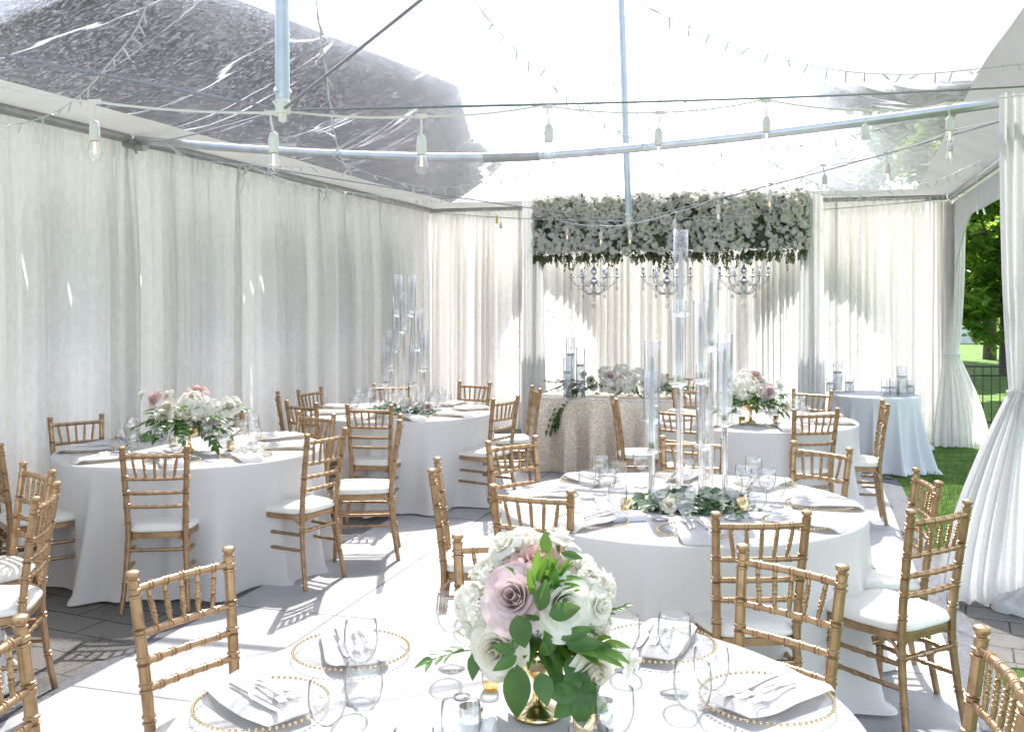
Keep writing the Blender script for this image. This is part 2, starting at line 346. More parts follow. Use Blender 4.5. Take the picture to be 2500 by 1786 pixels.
m, nt, b = newmat('lawn'); b.inputs['Roughness'].default_value = .95; b.inputs['Specular IOR Level'].default_value = .1
noise_col(nt, b, (.035, .075, .014), (.09, .155, .03), 5, detail=10, bump=.6, dist=.03)
plain('house_brick', (.06, .053, .062), .9, c2=(.095, .085, .10), scale=3, bump=.3, dist=.01)
plain('shingle', (.045, .04, .042), .9, c2=(.085, .075, .075), scale=7, bump=.5, dist=.02)
plain('trim_white', (.7, .7, .68), .6)
plain('shed_siding', (.62, .66, .70), .7, c2=(.72, .75, .78), scale=3)
plain('yellow_tag', (.75, .62, .05), .5)
# ---------------------------------------------------------------- ground and floors
def poly(name, pts, z, mat, kind='structure', thick=0.0):
    mb = MB(); n = len(pts)
    mb.v = [(p[0], p[1], z) for p in pts]; mb.f = [tuple(range(n))]
    if thick:
        mb.v += [(p[0], p[1], z - thick) for p in pts]
        for i in range(n): mb.f.append((i, i + n, (i + 1) % n + n, (i + 1) % n))
    o = mb.build(name, mat, smooth=False); tag(o, kind=kind); return o
poly('lawn', [(-220, -60), (220, -60), (220, 330), (-220, 330)], 0.0, M['lawn'])
P = lambda u, v: (T(u, v).x, T(u, v).y)
poly('paving', [P(-6.5, -17), P(5.8, -17), P(5.8, -7.75), P(9.5, -7.4), P(9.5, -5.3), P(5.8, -5.5), P(5.8, -2.9), P(5.3, .4), P(5.3, 4.0), P(-6.5, 4.0)], .004, M['paver'])  # stretch outside the left and back walls added unseen to cut green bounce
FL0, FL1, FLB = 1.85, 5.62, -2.75
poly('event_floor', [P(FL0, -17), P(FL1, -17), P(FL1, FLB), P(FL0, FLB)], .022, M['floor_panel'], thick=.02)
mb = MB()                                                   # dark ramped edging strips round the floor
for a, b_, off in (((FL0, -17), (FL0, FLB + .1), (-.10, 0)), ((FL1, FLB + .1), (FL1, -17), (.17, 0)), ((FL0 - .1, FLB), (FL1 + .12, FLB), (0, .11))):
    n = 24; rows = [[], []]
    for i in range(n + 1):
        t = i / n; u = a[0] + (b_[0] - a[0]) * t; v = a[1] + (b_[1] - a[1]) * t
        p = T(u, v, .0235); q = T(u + off[0], v + off[1], .007); rows[0].append(p); rows[1].append(q)
    mb.grid(rows)
mb.build('floor_edging', M['edge_ramp'], smooth=False)
tag(bpy.data.objects['floor_edging'], kind='structure')
# grass blades on the lawn by the tent's open side
rnd = random.Random(5); mb = MB()
for i in range(26000):
    x = rnd.uniform(1.9, 8.5); y = rnd.uniform(3.2, 15.5) if i % 3 else rnd.uniform(6.0, 10.5)
    dx, dy = x - C0[0], y - C0[1]; u = dx * UX + dy * UY; v = dx * VX + dy * VY
    if u < FL1 + .2 and v < FLB + .1: continue
    if u < 5.3 and v < 4.0: continue
    if v < -5.48 + .05 * (u - 5.8) and v > -7.77 + .09 * (u - 5.8): continue
    h = rnd.uniform(.025, .065); a = rnd.uniform(0, 2 * PI); wd = rnd.uniform(.003, .006); ln = rnd.uniform(0, .03); b2 = rnd.uniform(0, 6.28)
    mb.add([(x - wd * math.cos(a), y - wd * math.sin(a), 0), (x + wd * math.cos(a), y + wd * math.sin(a), 0), (x + ln * math.cos(b2), y + ln * math.sin(b2), h)], [(0, 1, 2)])
tag(mb.build('grass', M['grass_blade'], smooth=False), 'short green grass of the lawn beside the open tent side', 'grass', kind='stuff')

# ---------------------------------------------------------------- tent roof
LEN = 12.8
def roofz(d): return 2.975 + .03 * d + .155 * d * abs(d)
def slope(mb, uvs, side, d0, d1, nd, na):
    base = len(mb.v)
    Ls = {'L': LEN, 'R': LEN, 'B': TW, 'F': TW}[side]
    rows = []
    for i in range(nd + 1):
        d = d0 + (d1 - d0) * i / nd; row = []
        for j in range(na + 1):
            a = d + (Ls - 2 * d) * j / na
            if side == 'L': u, v = d, -a
            elif side == 'R': u, v = TW - d, -a
            elif side == 'B': u, v = a, -d
            else: u, v = a, -LEN + d
            lift = .42 * min(1, max(0, d) / .42) * max(0, min(1, (-v - d - .15) / 4.5)) * (1 - max(0, d - .42) / (TW / 2 - .42)) if side == 'R' else 0
            p = T(u, v, roofz(d) + lift + .035 * noise.noise(Vector((u * 1.3, v * 1.3, 3))) * min(1, max(0, d)))
            row.append(p); uvs.append((a if side in 'LR' else a + 20, d))
        rows.append(row)
    mb.grid(rows)
roof = empty('tent_roof', T(TW / 2, -LEN / 2, EAVE))
tag(roof, 'clear vinyl tent roof with a white fabric border along the eaves', 'tent roof')
inv = Matrix.Translation(-Vector(roof.location))
for nm, d0, d1, mt, nd in (('clear_panel', .42, TW / 2, 'vinyl', 14), ('fabric_border', -.25, .42, 'border_white', 4)):
    for s_ in 'LRBF':
        mb = MB(); uvs = []
        slope(mb, uvs, s_, d0, d1, nd, 40); mb.uv = uvs; mb.xf(inv)
        mb.build(nm, M[mt], roof)

# eave pipes, mid spreader, hanging posts, cables
def pipe(name, pts, r, mat, label, cat, group=None, n=12):
    mb = MB(); mb.tube(pts, r, n); o = mb.build(name, M[mat]); tag(o, label, cat, group); return o
pz = EAVE + .045
pipe('eave_pipe', [T(.02, -LEN, pz), T(.02, -6.45, pz)], .036, 'dull_alu', 'grey eave pipe above the nearest left curtains', 'tent pipe', 'eave pipes of the tent frame')
pipe('eave_pipe', [T(.02, -6.35, pz), T(.02, -.05, pz)], .036, 'dull_alu', 'grey eave pipe above the far left curtains up to the back corner', 'tent pipe', 'eave pipes of the tent frame')
pipe('eave_pipe', [T(.05, -.02, pz), T(TW - .05, -.02, pz)], .036, 'dull_alu', 'grey eave pipe along the back wall behind the flower header', 'tent pipe', 'eave pipes of the tent frame')
pipe('eave_pipe', [T(TW, -LEN, pz), T(TW, -.05, pz)], .036, 'dull_alu', 'grey eave pipe above the open right side', 'tent pipe', 'eave pipes of the tent frame')
a, b_ = T(.05, -6.4, pz), T(TW - .05, -6.4, pz); mid_ = a.lerp(b_, .4726); mid_.z = 2.69
sp = empty('spreader_pipe', mid_); tag(sp, 'long aluminium cross pipe sagging in the middle below the roof', 'tent pipe')
inv = Matrix.Translation(-mid_)
def segs(p, q, n=8): return [Vector(p).lerp(Vector(q), i / n) for i in range(n + 1)]
def bow(t): return inv @ (a.lerp(b_, t) - Vector((0, 0, (pz - 2.69) * (1 - abs((t - .4726) / (.4726 if t < .4726 else .5274)) ** 1.55))))
mb = MB(); mb.tube([bow(.4726 * i / 16) for i in range(17)], .030, 14); mb.build('pipe', M['alu'], sp)
mb = MB(); mb.tube([bow(.4726 + .5274 * i / 16) for i in range(17)], .030, 14); mb.build('pipe', M['alu'], sp)
mb = MB(); mb.tube([bow(.43 + .06 * i / 5) for i in range(6)], .0335, 14); mb.build('coupling', M['dull_alu'], sp)
nd_ = empty('corner_joint', T(.03, -6.4, EAVE)); tag(nd_, 'grey steel joint where the sagging cross pipe meets the left eave pipe', 'pipe joint')
mb = MB(); mb.tube([(-.0, -.09, .01), (0, .09, .01)], .04, 12); mb.xf(Matrix.Rotation(TRZ, 4, 'Z')); mb.build('sleeve', M['dull_alu'], nd_)
mb = MB(); mb.tube([(0, 0, 0.0), (.1, -.03, -.01)], .036, 12); mb.tube([(0, 0, .02), (.02, 0, -.06)], .01, 8); mb.build('bracket', M['dull_alu'], nd_)
# hanging centre posts
def kingpost(pt, pb, r, label):
    o = empty('hanging_post', pb); tag(o, label, 'tent post', 'hanging posts under the ridge')
    d = Vector(pt) - Vector(pb)
    mb = MB(); mb.tube([d * (i / 6) for i in range(7)], r, 18); mb.build('pole', M['pole_metal'], o)
    mb = MB(); mb.lathe([(.001, -.06), (r * .55, -.055), (r * .6, -.03), (r * 1.12, -.028), (r * 1.12, .02), (r, .022)], 16)
    for k in range(4):
        t = PI / 4 + k * PI / 2; mb.tube([(r * math.cos(t) * .9, r * math.sin(t) * .9, .0), (r * math.cos(t) * 1.5, r * math.sin(t) * 1.5, .01)], .006, 6)
    mb.build('end_plug', M['white_rubber'], o)
    for k in range(2):
        mb = MB(); t = .8 + k * PI; mb.blob((r * 1.05 * math.cos(t), r * 1.05 * math.sin(t), .05), .011, 8, 6); mb.build('bolt', M['steel'], o)
    return o
pb1 = at(690, 258, 3.46); pb2 = at(1535, 537, 9.31)
pt1 = Vector((pb1.x - .02, 3.46 + .02, 4.85)); pt2 = Vector((pb2.x - .08, 9.31, 4.85))
kingpost(pt1, pb1, .025, 'thick blue-grey post hanging from the ridge at upper left')
kingpost(pt2, pb2, .032, 'thin blue-grey post hanging in front of the flower header')
def cable(p, q, label, r=.005):
    mb = MB(); p, q = Vector(p), Vector(q)
    n = max(6, int((q - p).length / .15)); pts = segs(p, q, n)
    for i, x in enumerate(pts): x.z -= .02 * math.sin(PI * i / n)
    mb.tube(pts, r, 6); o = mb.build('guy_cable', M['cable_steel']); tag(o, label, 'steel cable', 'steel cables bracing the hanging posts'); return o
e1 = pb1 + Vector((0, 0, -.015)); e2 = pb2 + Vector((0, 0, -.015))
cable(e1, T(.05, -6.38, EAVE + .02), 'steel cable from the upper left post down to the left eave joint', .0055)
cable(e1, T(TW - .05, -6.38, EAVE + .08), 'long steel cable from the upper left post to the right eave', .0055)
cable(e1, T(.05, -LEN + .1, EAVE + .02), 'twisted steel cable running from the upper left post to the left picture edge', .0055)
cable(e1, T(TW - .05, -LEN + .1, EAVE + .02), 'steel cable rising from the upper left post towards the top edge', .0055)
cable(e2, T(.05, -.1, EAVE + .02), 'steel cable from the far post to the back left corner', .005)
cable(e2, T(TW - .05, -.1, EAVE + .02), 'steel cable from the far post to the back right corner', .005)
cable(e2, T(.05, -6.3, EAVE + .0), 'steel cable from the far post to the left eave joint', .005)
cable(e2, T(TW - .05, -6.3, EAVE + .02), 'steel cable from the far post rising to the right eave carrying bulbs', .005)

# ---------------------------------------------------------------- side walls with arched windows
def sidewall(name, f, L, wins, ztop, label):
    """f(s,z) -> point; windows = (centre, width, sill, spring, rise)"""
    root = empty(name, f(L / 2, 0)); tag(root, label, 'tent wall')
    inv = Matrix.Translation(-Vector(root.location))
    mb = MB(); s0 = 0.0
    def q(a, b, z0, z1): mb.add([f(a, z0), f(b, z0), f(b, z1), f(a, z1)], [(0, 1, 2, 3)])
    for c, wd, sill, spr, rise in sorted(wins):
        a, b = c - wd / 2, c + wd / 2
        q(s0, a, 0, ztop); q(a, b, 0, sill); n = 16
        arch = [(a + wd * i / n, spr + rise * math.sin(PI * i / n)) for i in range(n + 1)]
        for i in range(n):
            (x0, z0), (x1, z1) = arch[i], arch[i + 1]
            mb.add([f(x0, z0), f(x1, z1), f(x1, ztop), f(x0, ztop)], [(0, 1, 2, 3)])
        pm = MB(); rows = [[f(x, sill) for x, z in arch], [f(x, z) for x, z in arch]]; pm.grid(rows); pm.xf(inv)
        wo = pm.build('window', M['window_vinyl'], root, smooth=False)
        gm = MB(); z = sill + .16; k = 0
        while z < spr + rise - .08:
            pts = []
            for i in range(13):
                x = a + wd * i / 12; e = spr + rise * math.sin(PI * i / 12)
                if z < e: pts.append(f(x, z + .018 * math.sin(i * .9 + k) + .02 * math.sin(PI * i / 12)))
            if len(pts) > 2: gm.tube(pts, .008, 4)
            z += .185; k += 1
        for fx in (-.25, 0, .25):
            gm.tube([f(c + fx * wd, sill), f(c + fx * wd, spr + rise * .9)], .008, 4)
        gm.xf(inv); gm.build('window_bars', M['tent_white'], wo)
        s0 = b
    q(s0, L, 0, ztop)
    mb.xf(inv); mb.build('vinyl_panel', M['tent_white'], root, smooth=False)
LW = LEN
sidewall('left_tent_wall', lambda s, z: T(-.26, -LW + s, z + .003), LW, [(LW - 7.0, .75, 1.3, 2.1, .3), (LW - 5.3, .8, 1.3, 2.1, .3), (LW - 4.0, .8, 1.3, 2.1, .3), (LW - 2.7, .7, 1.3, 2.1, .3), (LW - 1.3, .75, 1.3, 2.1, .3), (LW - 10, 1.2, 1.0, 1.9, .3)], 2.962, 'white vinyl tent wall with arched windows behind the left curtains')  # unseen left windows made wider to bring more light onto the curtains
sidewall('back_tent_wall', lambda s, z: T(s - .26, .20, z + .003), TW + .38, [(1.86, 1.30, .8, 1.62, .55), (5.26, 1.62, .8, 1.62, .55)], 2.962, 'white vinyl tent wall with two arched windows behind the back curtains')

# ---------------------------------------------------------------- curtains
def curtain(p0, p1, label, seed, zt=EAVE - .028, zb=.012, lam=.115, amp=.070, group='velvet curtains lining the tent walls', name='curtain', mat='velvet', head=.10, puddle=.05):
    p0, p1 = Vector(p0), Vector(p1); r = random.Random(seed)
    d = (p1 - p0); L = d.length; d.normalize(); nrm = Vector((d.y, -d.x, 0))     # towards the inside
    if nrm.dot(Vector((2.0, 5, 0)) - p0) < 0: nrm = -nrm
    n = int(L / .0085); root = empty(name, (p0 + p1) / 2 * 1.0); root.location.z = 0
    base = Vector(root.location)
    ph = []; x = 0.0; acc = 0.0; ampl = []; l = lam; a_ = amp
    tgt = lam; ta = amp
    for i in range(n + 1):
        if i % 14 == 0: tgt = lam * r.choice((.5, .7, .9, 1, 1.6, 3.0)); ta = amp * r.uniform(.35, 1.5)
        l += (tgt - l) * .15; a_ += (ta - a_) * .14
        acc += 2 * PI * (L / n) / l; ph.append(acc); ampl.append(a_)
    p2 = r.uniform(0, 9)
    zs = [zb, zb + .02, .06, .14, .3, .55, .85, 1.2, 1.6, 2.0, 2.2, 2.4, 2.52, 2.62, zt - .14, zt - .09, zt - .07, zt - .045, zt - .01, zt + .02, zt + .05]
    rows = []
    for z in zs:
        h = max(0, min(1, (zt - .1 - z) / 2.6)); row = []
        inhead = z > zt - .08
        for i in range(n + 1):
            s = L * i / n; t = i / n
            drift = .9 * noise.noise(Vector((s * 2.2, z * .55, seed * 1.7)))
            w_ = 2.0 * abs(math.sin(.5 * ph[i] + .5 * drift * h)) ** .75 - 1.1 + .28 * math.sin(2.3 * ph[i] + p2 + drift)
            am = ampl[i] * (.16 + .86 * min(1, h * 3.0) ** .85)
            fine_ = .008 * math.sin(ph[i] * 3.1 + 2.0 * math.sin(s * 40)) * (1 - h) ** 2
            off = am * w_ + fine_
            if inhead:
                k = (z - (zt - .08)) / .13
                off = ampl[i] * .16 * w_ + .010 * math.sin(ph[i] * 3.1 + 1.5 * math.sin(s * 23)) + .009 * noise.noise(Vector((s * 45, z * 6, seed))) + .004 * math.sin(PI * min(1, max(0, k)))
            if z < .1: off += puddle * (1 - z / .1) * (.5 + .5 * noise.noise(Vector((s * 3, 0, seed))))
            zz = z + (.012 * noise.noise(Vector((s * 25, z, seed))) if z > zt + .04 else 0)
            q = p0 + d * s + nrm * (off + .055); row.append(Vector((q.x, q.y, zz)) - Vector((base.x, base.y, 0)))
        rows.append(row)
    mb = MB(); mb.grid(rows[:15]); mb.build('drape_panel', M[mat], root, sharp=0)
    mb = MB(); mb.grid(rows[14:]); mb.build('gathered_header', M[mat], root, sharp=0)
    tag(root, label, 'curtain', group); return root
lv = [-11.2, -9.4, -7.9, -6.42, -4.86, -3.3, -1.7, -.03]
ll = ['pale velvet curtain at the very front of the left wall, mostly out of view', 'pale velvet curtain at the left picture edge behind the cut-off chairs', 'pale velvet curtain left of the pipe joint, behind the chair by the wall', 'pale velvet curtain right of the pipe joint behind the low wide bouquet', 'pale velvet left-wall curtain between the two left tables', 'pale velvet left-wall curtain behind the three dark chair backs', 'pale velvet curtain next to the back left corner, behind the far candle tubes']
for i in range(7): curtain(T(-.09, lv[i] - .02, 0), T(-.086, lv[i + 1] + .02, 0), ll[i], 11 + i)
bu = [.03, 1.28, 2.75, 4.2, 5.3, 6.3]
bl = ['pale velvet curtain on the back wall just right of the corner', 'pale velvet back curtain behind the left half of the flower header', 'pale velvet back curtain under the middle chandelier', 'pale velvet back curtain under the right chandelier', 'pale velvet back curtain right of the flower header, behind the small candle table']
for i in range(5): curtain(T(bu[i] - .02, -.03, 0), T(bu[i + 1] + .02, -.034, 0), bl[i], 31 + i)

def tied_drape(label, topA, topB, zt, tie, tw, ztie, botA, botB, depth, seed, mat='velvet', zb=.012, folds=13, name='tied_drape', group='gathered drapes at the open side', puddle=.1, vdir=None):
    """a hanging length of cloth gathered at one height; A/B are the two edges (x,y)"""
    r = random.Random(seed); n = 150
    root = empty(name, ((botA[0] + botB[0]) / 2, (botA[1] + botB[1]) / 2, 0)); tag(root, label, 'drape', group)
    b0 = Vector(root.location); phs = [r.uniform(-1.3, 1.3) for _ in range(40)]
    zs = [zb, .03, .08, .16, .28, .45, .65, .85] + [ztie - .16, ztie - .08, ztie - .03, ztie, ztie + .03, ztie + .09, ztie + .2] + [ztie + .4, ztie + .7, ztie + 1.0, 2.5, 2.75, zt - .1, zt]
    if not ztie: zs = [zb, .03, .08, .16, .3, .5, .8, 1.1, 1.5, 1.9, 2.3, 2.6, zt - .08, zt - .02, zt]
    zs = sorted(set(x for x in zs if zb <= x <= zt))
    rows = []
    for z in zs:
        if ztie and z >= ztie:
            k = (z - ztie) / (zt - ztie); e = 1 - (1 - min(1, k * 1.05)) ** 2.6
            A = Vector(tie).lerp(Vector(topA), e); B = Vector(tie).lerp(Vector(topB), e); pin = 1 - e
        elif ztie:
            k = (ztie - z) / (ztie - zb); e = 1 - (1 - k) ** 1.55
            A = Vector(tie).lerp(Vector(botA), e); B = Vector(tie).lerp(Vector(botB), e); pin = 1 - e
        else:
            k = (zt - z) / (zt - zb); A = Vector(topA).lerp(Vector(botA), k); B = Vector(topB).lerp(Vector(botB), k); pin = 0
        dd = Vector(topB) - Vector(topA); dd.normalize(); nn = Vector((dd.y, -dd.x)); row = []
        half = tw / 2 * pin
        for i in range(n + 1):
            t = i / n
            tw_ = min(1, max(0, t + .05 * math.sin(PI * t) * noise.noise(Vector((t * 5, z * .5, seed + 9)))))
            p = A.lerp(B, tw_) + dd * (half * (2 * tw_ - 1))
            ph = t * folds * 2 * PI + phs[int(t * 12)] * .5 + .7 * noise.noise(Vector((t * 6, z * .8, seed)))
            am = depth * (1 - .62 * pin) * max(.12, .65 + 1.0 * noise.noise(Vector((t * 6, .5 * z, seed))))
            o = am * math.sin(ph) + .35 * am * math.sin(2.2 * ph + seed)
            o += depth * 1.1 * pin * math.sqrt(max(0, 1 - (2 * t - 1) ** 2))
            if z < .09: o += puddle * (1 - z / .09) * (.4 + .7 * noise.noise(Vector((t * 7, 2, seed))))
            p = p - nn * o if False else p + nn * o
            row.append((p.x - b0.x, p.y - b0.y, z))
        rows.append(row)
    mb = MB(); mb.grid(rows); mb.build('drape_panel', M[mat], root, sharp=0)
    if ztie:
        mb = MB(); c = Vector(tie); dd = Vector(topB) - Vector(topA); dd.normalize(); nn = Vector((dd.y, -dd.x)); pts = []
        for k in range(17):
            a = 2 * PI * k / 16; q = c + dd * ((tw / 2 + .012) * math.cos(a)) + nn * (depth * .9 * math.sin(a) + depth * .35)
            pts.append((q.x - b0.x, q.y - b0.y, ztie + .008 * math.sin(a)))
        mb.tube(pts, .012, 6); mb.build('tie_band', M['sheer'], root)
    return root
tied_drape('white drape knotted at waist height at the right picture edge', (2.80, 5.72), (3.42, 5.60), 2.9, (2.93, 5.70), .16, 1.20, (2.44, 5.74), (3.30, 5.50), .075, 3, mat='sheer', folds=12, puddle=.18)
tied_drape('pale drape tied back at the back right corner beside the lawn', (5.10, 11.76), (5.33, 11.70), 2.86, (5.16, 11.70), .17, 1.08, (4.95, 11.70), (5.56, 11.56), .05, 7, folds=7, puddle=.12)
tied_drape('narrow pale drape hanging straight in the back right corner', (4.98, 11.90), (5.20, 11.84), 2.9, None, 0, 0, (4.94, 11.88), (5.24, 11.78), .05, 9, folds=5, name='drape', puddle=.08)
# a heap of spare cloth at the foot of the near drape and at the back corner
def heap(c, rx, ry, h, label, seed, mat='sheer'):
    mb = MB(); rows = []
    for i in range(13):
        row = []
        for j in range(40):
            a = 2 * PI * j / 40; k = i / 12
            rr = math.sin(PI / 2 * (1 - k)) * (1 + .22 * noise.noise(Vector((math.cos(a) * 1.7, math.sin(a) * 1.7, seed))))
            z = h * k ** .7 * (1 + .5 * noise.noise(Vector((math.cos(a) * 3 * (1 - k), math.sin(a) * 3 * (1 - k), seed + k * 2)))) + .012 * math.sin(a * 7 + k * 9)
            row.append((rx * rr * math.cos(a), ry * rr * math.sin(a), max(.004, z)))
        rows.append(row)
    mb.grid(rows, close_u=True); o = mb.build('cloth_bundle', M[mat], sharp=0); o.location = (c[0], c[1], .006); tag(o, label, 'cloth bundle'); return o
heap((2.93, 5.50), .28, .16, .12, 'crumpled end of white cloth on the paving at the foot of the knotted drape', 4)
heap((4.55, 11.45), .32, .16, .10, 'folded pale cloth on the ground beside the small candle table', 8, 'velvet')

# arched white valance above the open right side
va = empty('arched_valance', T(TW, -3.2, EAVE)); tag(va, 'white scalloped fabric valance arching over the open right side', 'valance')
inv = Matrix.Translation(-Vector(va.location)); rows = []
for k in range(9):
    row = []
    for i in range(181):
        v = -6.3 + 6.2 * i / 180; e = min(v + 6.3, -.1 - v); drop = .24
        if e < 1.6: drop = .24 + 1.3 * (1 - math.sqrt(max(0, 1 - (1 - e / 1.6) ** 2)))
        z = EAVE - .02 - drop * k / 8; row.append(inv @ T(TW + .02 + .006 * math.sin(i * .17) * k / 8, v, z))
    rows.append(row)
mb = MB(); mb.grid(rows); mb.build('fabric', M['border_white'], va, sharp=0)
mb = MB(); mb.tube([p + Vector((0, 0, -.004)) for p in rows[-1]], .009, 6); mb.build('piping', M['border_white'], va)
pp = empty('side_post', T(TW, -6.4, 0)); tag(pp, 'aluminium tent leg behind the knotted drape', 'tent post', 'aluminium tent legs')
mb = MB(); mb.tube([(0, 0, .01), (0, 0, 2.9)], .03, 12); mb.build('pole', M['alu'], pp); mb = MB(); mb.box(0, 0, .012, .16, .16, .012); mb.build('base_plate', M['alu'], pp)
pp = empty('side_post', T(TW, -.02, 0)); tag(pp, 'aluminium tent leg inside the back right corner drapes', 'tent post', 'aluminium tent legs')
mb = MB(); mb.tube([(0, 0, .01), (0, 0, 2.9)], .03, 12); mb.build('pole', M['alu'], pp); mb = MB(); mb.box(0, 0, .012, .16, .16, .012); mb.build('base_plate', M['alu'], pp)
# ribbon ties on the eave pipes
rl = [(at(1590, 400, 8.6), 'left eave pipe, nearest the joint'), (T(.04, -4.9, EAVE), 'left eave pipe above the second curtain seam'), (T(.04, -3.3, EAVE), 'left eave pipe above the dark chairs'), (T(TW, -2.2, EAVE), 'right eave pipe near the corner'), (T(TW, -3.4, EAVE), 'right eave pipe in the middle'), (T(TW, -5.0, EAVE), 'right eave pipe near the knotted drape')]
for k, (p, wh) in enumerate(rl[1:]):
    o = empty('ribbon_tie', p); tag(o, 'white fabric tie knotted round the ' + wh, 'ribbon', 'white fabric ties on the eave pipes'); r = random.Random(k)
    mb = MB(); c = []
    for i in range(11):
        a = 2 * PI * i / 10; c.append((.045 * math.cos(a), 0, .045 * math.sin(a)))
    rows = [[(x, -.02, z) for x, y, z in c], [(x, .02, z) for x, y, z in c]]; mb.grid(rows); mb.xf(Matrix.Rotation(TRZ, 4, 'Z')); mb.build('loop', M['sheer'], o)
    mb = MB()
    for sgn in (-1, 1):
        rows = [[], []]; L = r.uniform(.14, .3)
        for i in range(7):
            t = i / 6; x = .01 + sgn * .05 * t + .02 * math.sin(4 * t + k); rows[0].append((x, -.012 + .03 * sgn * t, -.045 - L * t)); rows[1].append((x + .01 * math.sin(5 * t), .012 + .03 * sgn * t, -.045 - L * t))
        mb.grid(rows)
    mb.build('tail', M['sheer'], o)

# ---------------------------------------------------------------- outside: house, trees, fence, shed
ho = empty('house', (-7, 20, 0)); tag(ho, 'dark gabled house seen through the clear roof at upper left', 'house')
W1 = -1.55 + 7; E1 = -.95 + 7; YF = -2.0
def hz(x): return 5.44 + (E1 - abs(x)) * .389
mb = MB(); yb = 9
pts = [(-W1, 0), (W1, 0), (W1, hz(W1) - .12), (0, hz(0) - .12), (-W1, hz(W1) - .12)]
vs = [(x, YF, z) for x, z in pts] + [(x, yb, z) for x, z in pts]
mb.add(vs, [(0, 1, 2, 3, 4), (9, 8, 7, 6, 5), (1, 6, 7, 2), (5, 0, 4, 9)]); mb.build('wall', M['house_brick'], ho, smooth=False)
for sg in (-1, 1):
    mb = MB(); vs = []
    for y in (YF - .45, yb + .3):
        for x, dz in ((0, 0), (E1 * sg, 0), (E1 * sg, .16), (0, .16)): vs.append((x, y, hz(x) - .10 + dz))
    mb.add(vs, [(0, 1, 2, 3), (7, 6, 5, 4), (0, 4, 5, 1), (3, 2, 6, 7), (1, 5, 6, 2)]); mb.build('roof', M['shingle'], ho, smooth=False)
for (x, z, ww, hh) in ((2.6, 3.9, 1.0, 1.3), (-2.2, 3.9, 1.0, 1.3)):
    mb = MB(); mb.box(x, YF - .02, z, ww, .06, hh); f = mb.build('window', M['trim_white'], ho, smooth=False)
    mb = MB(); mb.box(x, YF - .055, z, ww - .16, .03, hh - .16); mb.build('pane', M['black_iron'], f, smooth=False)

def tree(loc, H, clumps, label, seed, leaf=.09, nl=2500, name='leafy_tree', trunk_r=.16, group=None, mat='tree_leaf'):
    r = random.Random(seed); o = empty(name, loc); tag(o, label, 'tree', group)
    mb = MB(); top = Vector((r.uniform(-.2, .2), r.uniform(-.2, .2), H * .62))
    mb.tube([(0, 0, -.1), top * .3 + Vector((.05, .05, 0)), top * .65, top], [trunk_r * 1.25, trunk_r, trunk_r * .8, trunk_r * .45], 9)
    for c, rad in clumps:
        c = Vector(c); b = top * r.uniform(.5, .95); m_ = b.lerp(c, .55) + Vector((0, 0, .15 * rad))
        mb.tube([b, m_, c], [trunk_r * .42, trunk_r * .25, trunk_r * .08], 6)
    mb.build('trunk', M['bark'], o)
    mb = MB(); tot = sum(rad ** 2 for _, rad in clumps)
    for c, rad in clumps:
        c = Vector(c); k = int(nl * rad ** 2 / tot)
        subs = [(c + Vector((r.gauss(0, .5), r.gauss(0, .5), r.gauss(0, .42))) * rad, rad * r.uniform(.16, .36)) for _ in range(14)]
        for i in range(k):
            sc, sr = r.choice(subs); dv = Vector((r.gauss(0, 1), r.gauss(0, 1), r.gauss(0, .8)))
            p = sc + dv * sr * .62; L = leaf * r.uniform(.7, 1.4)
            nrm = Vector((r.gauss(0, .6), r.gauss(0, .6), 1)).normalized(); t = nrm.cross(Vector((r.gauss(0, 1), r.gauss(0, 1), r.gauss(0, .4)))).normalized(); s_ = nrm.cross(t)
            mb.add([p - t * L * .5, p + s_ * L * .32 + nrm * L * .06, p + t * L * .55 - nrm * L * .1, p - s_ * L * .32 + nrm * L * .06], [(0, 1, 2, 3)])
    mb.build('crown', M[mat], o, smooth=False); return o
tree((-1.3, 27, 0), 6.2, [((0, 0, 4.4), 1.3), ((.7, 0, 4.0), .9), ((-.7, .3, 4.0), 1.0), ((.2, -.3, 5.2), .8), ((1.1, .2, 3.3), .8)], 'green tree showing through the clear roof right of the dark house', 1, leaf=.25, nl=11000, mat='tree_dark')
tree((6.4, 22, 0), 5.0, [((0, 0, 3.7), 1.1), ((.8, .2, 3.4), 1.0), ((-.7, 0, 3.3), .8), ((.5, -.2, 4.4), .7), ((1.8, 0, 3.2), .9)], 'green tree behind the right end of the flower header, seen through the roof', 2, leaf=.25, nl=12000, mat='tree_dark')
tree((11.9, 20.5, 0), 10.5, [((-2.2, 0, 7.6), 1.6), ((-1.0, .5, 8.6), 1.8), ((.5, 0, 7.2), 1.8), ((-3.2, -.3, 8.6), 1.3), ((-4.4, 0, 7.9), 1.1), ((-2.6, .2, 9.7), 1.4), ((-.6, 0, 6.2), 1.4), ((-4.6, .3, 9.3), 1.0), ((-1.5, -.5, 5.2), 1.1), ((-5.0, 0, 7.2), 1.2), ((-4.0, 0, 6.2), 1.1), ((-3.0, 0, 7.0), 1.4), ((-2.0, 0, 6.4), 1.3), ((-4.8, 0, 8.8), 1.4), ((-3.4, 0, 8.0), 1.3)], 'tall tree spreading above the upper right of the clear roof', 3, leaf=.36, nl=30000, trunk_r=.3, mat='tree_dark')
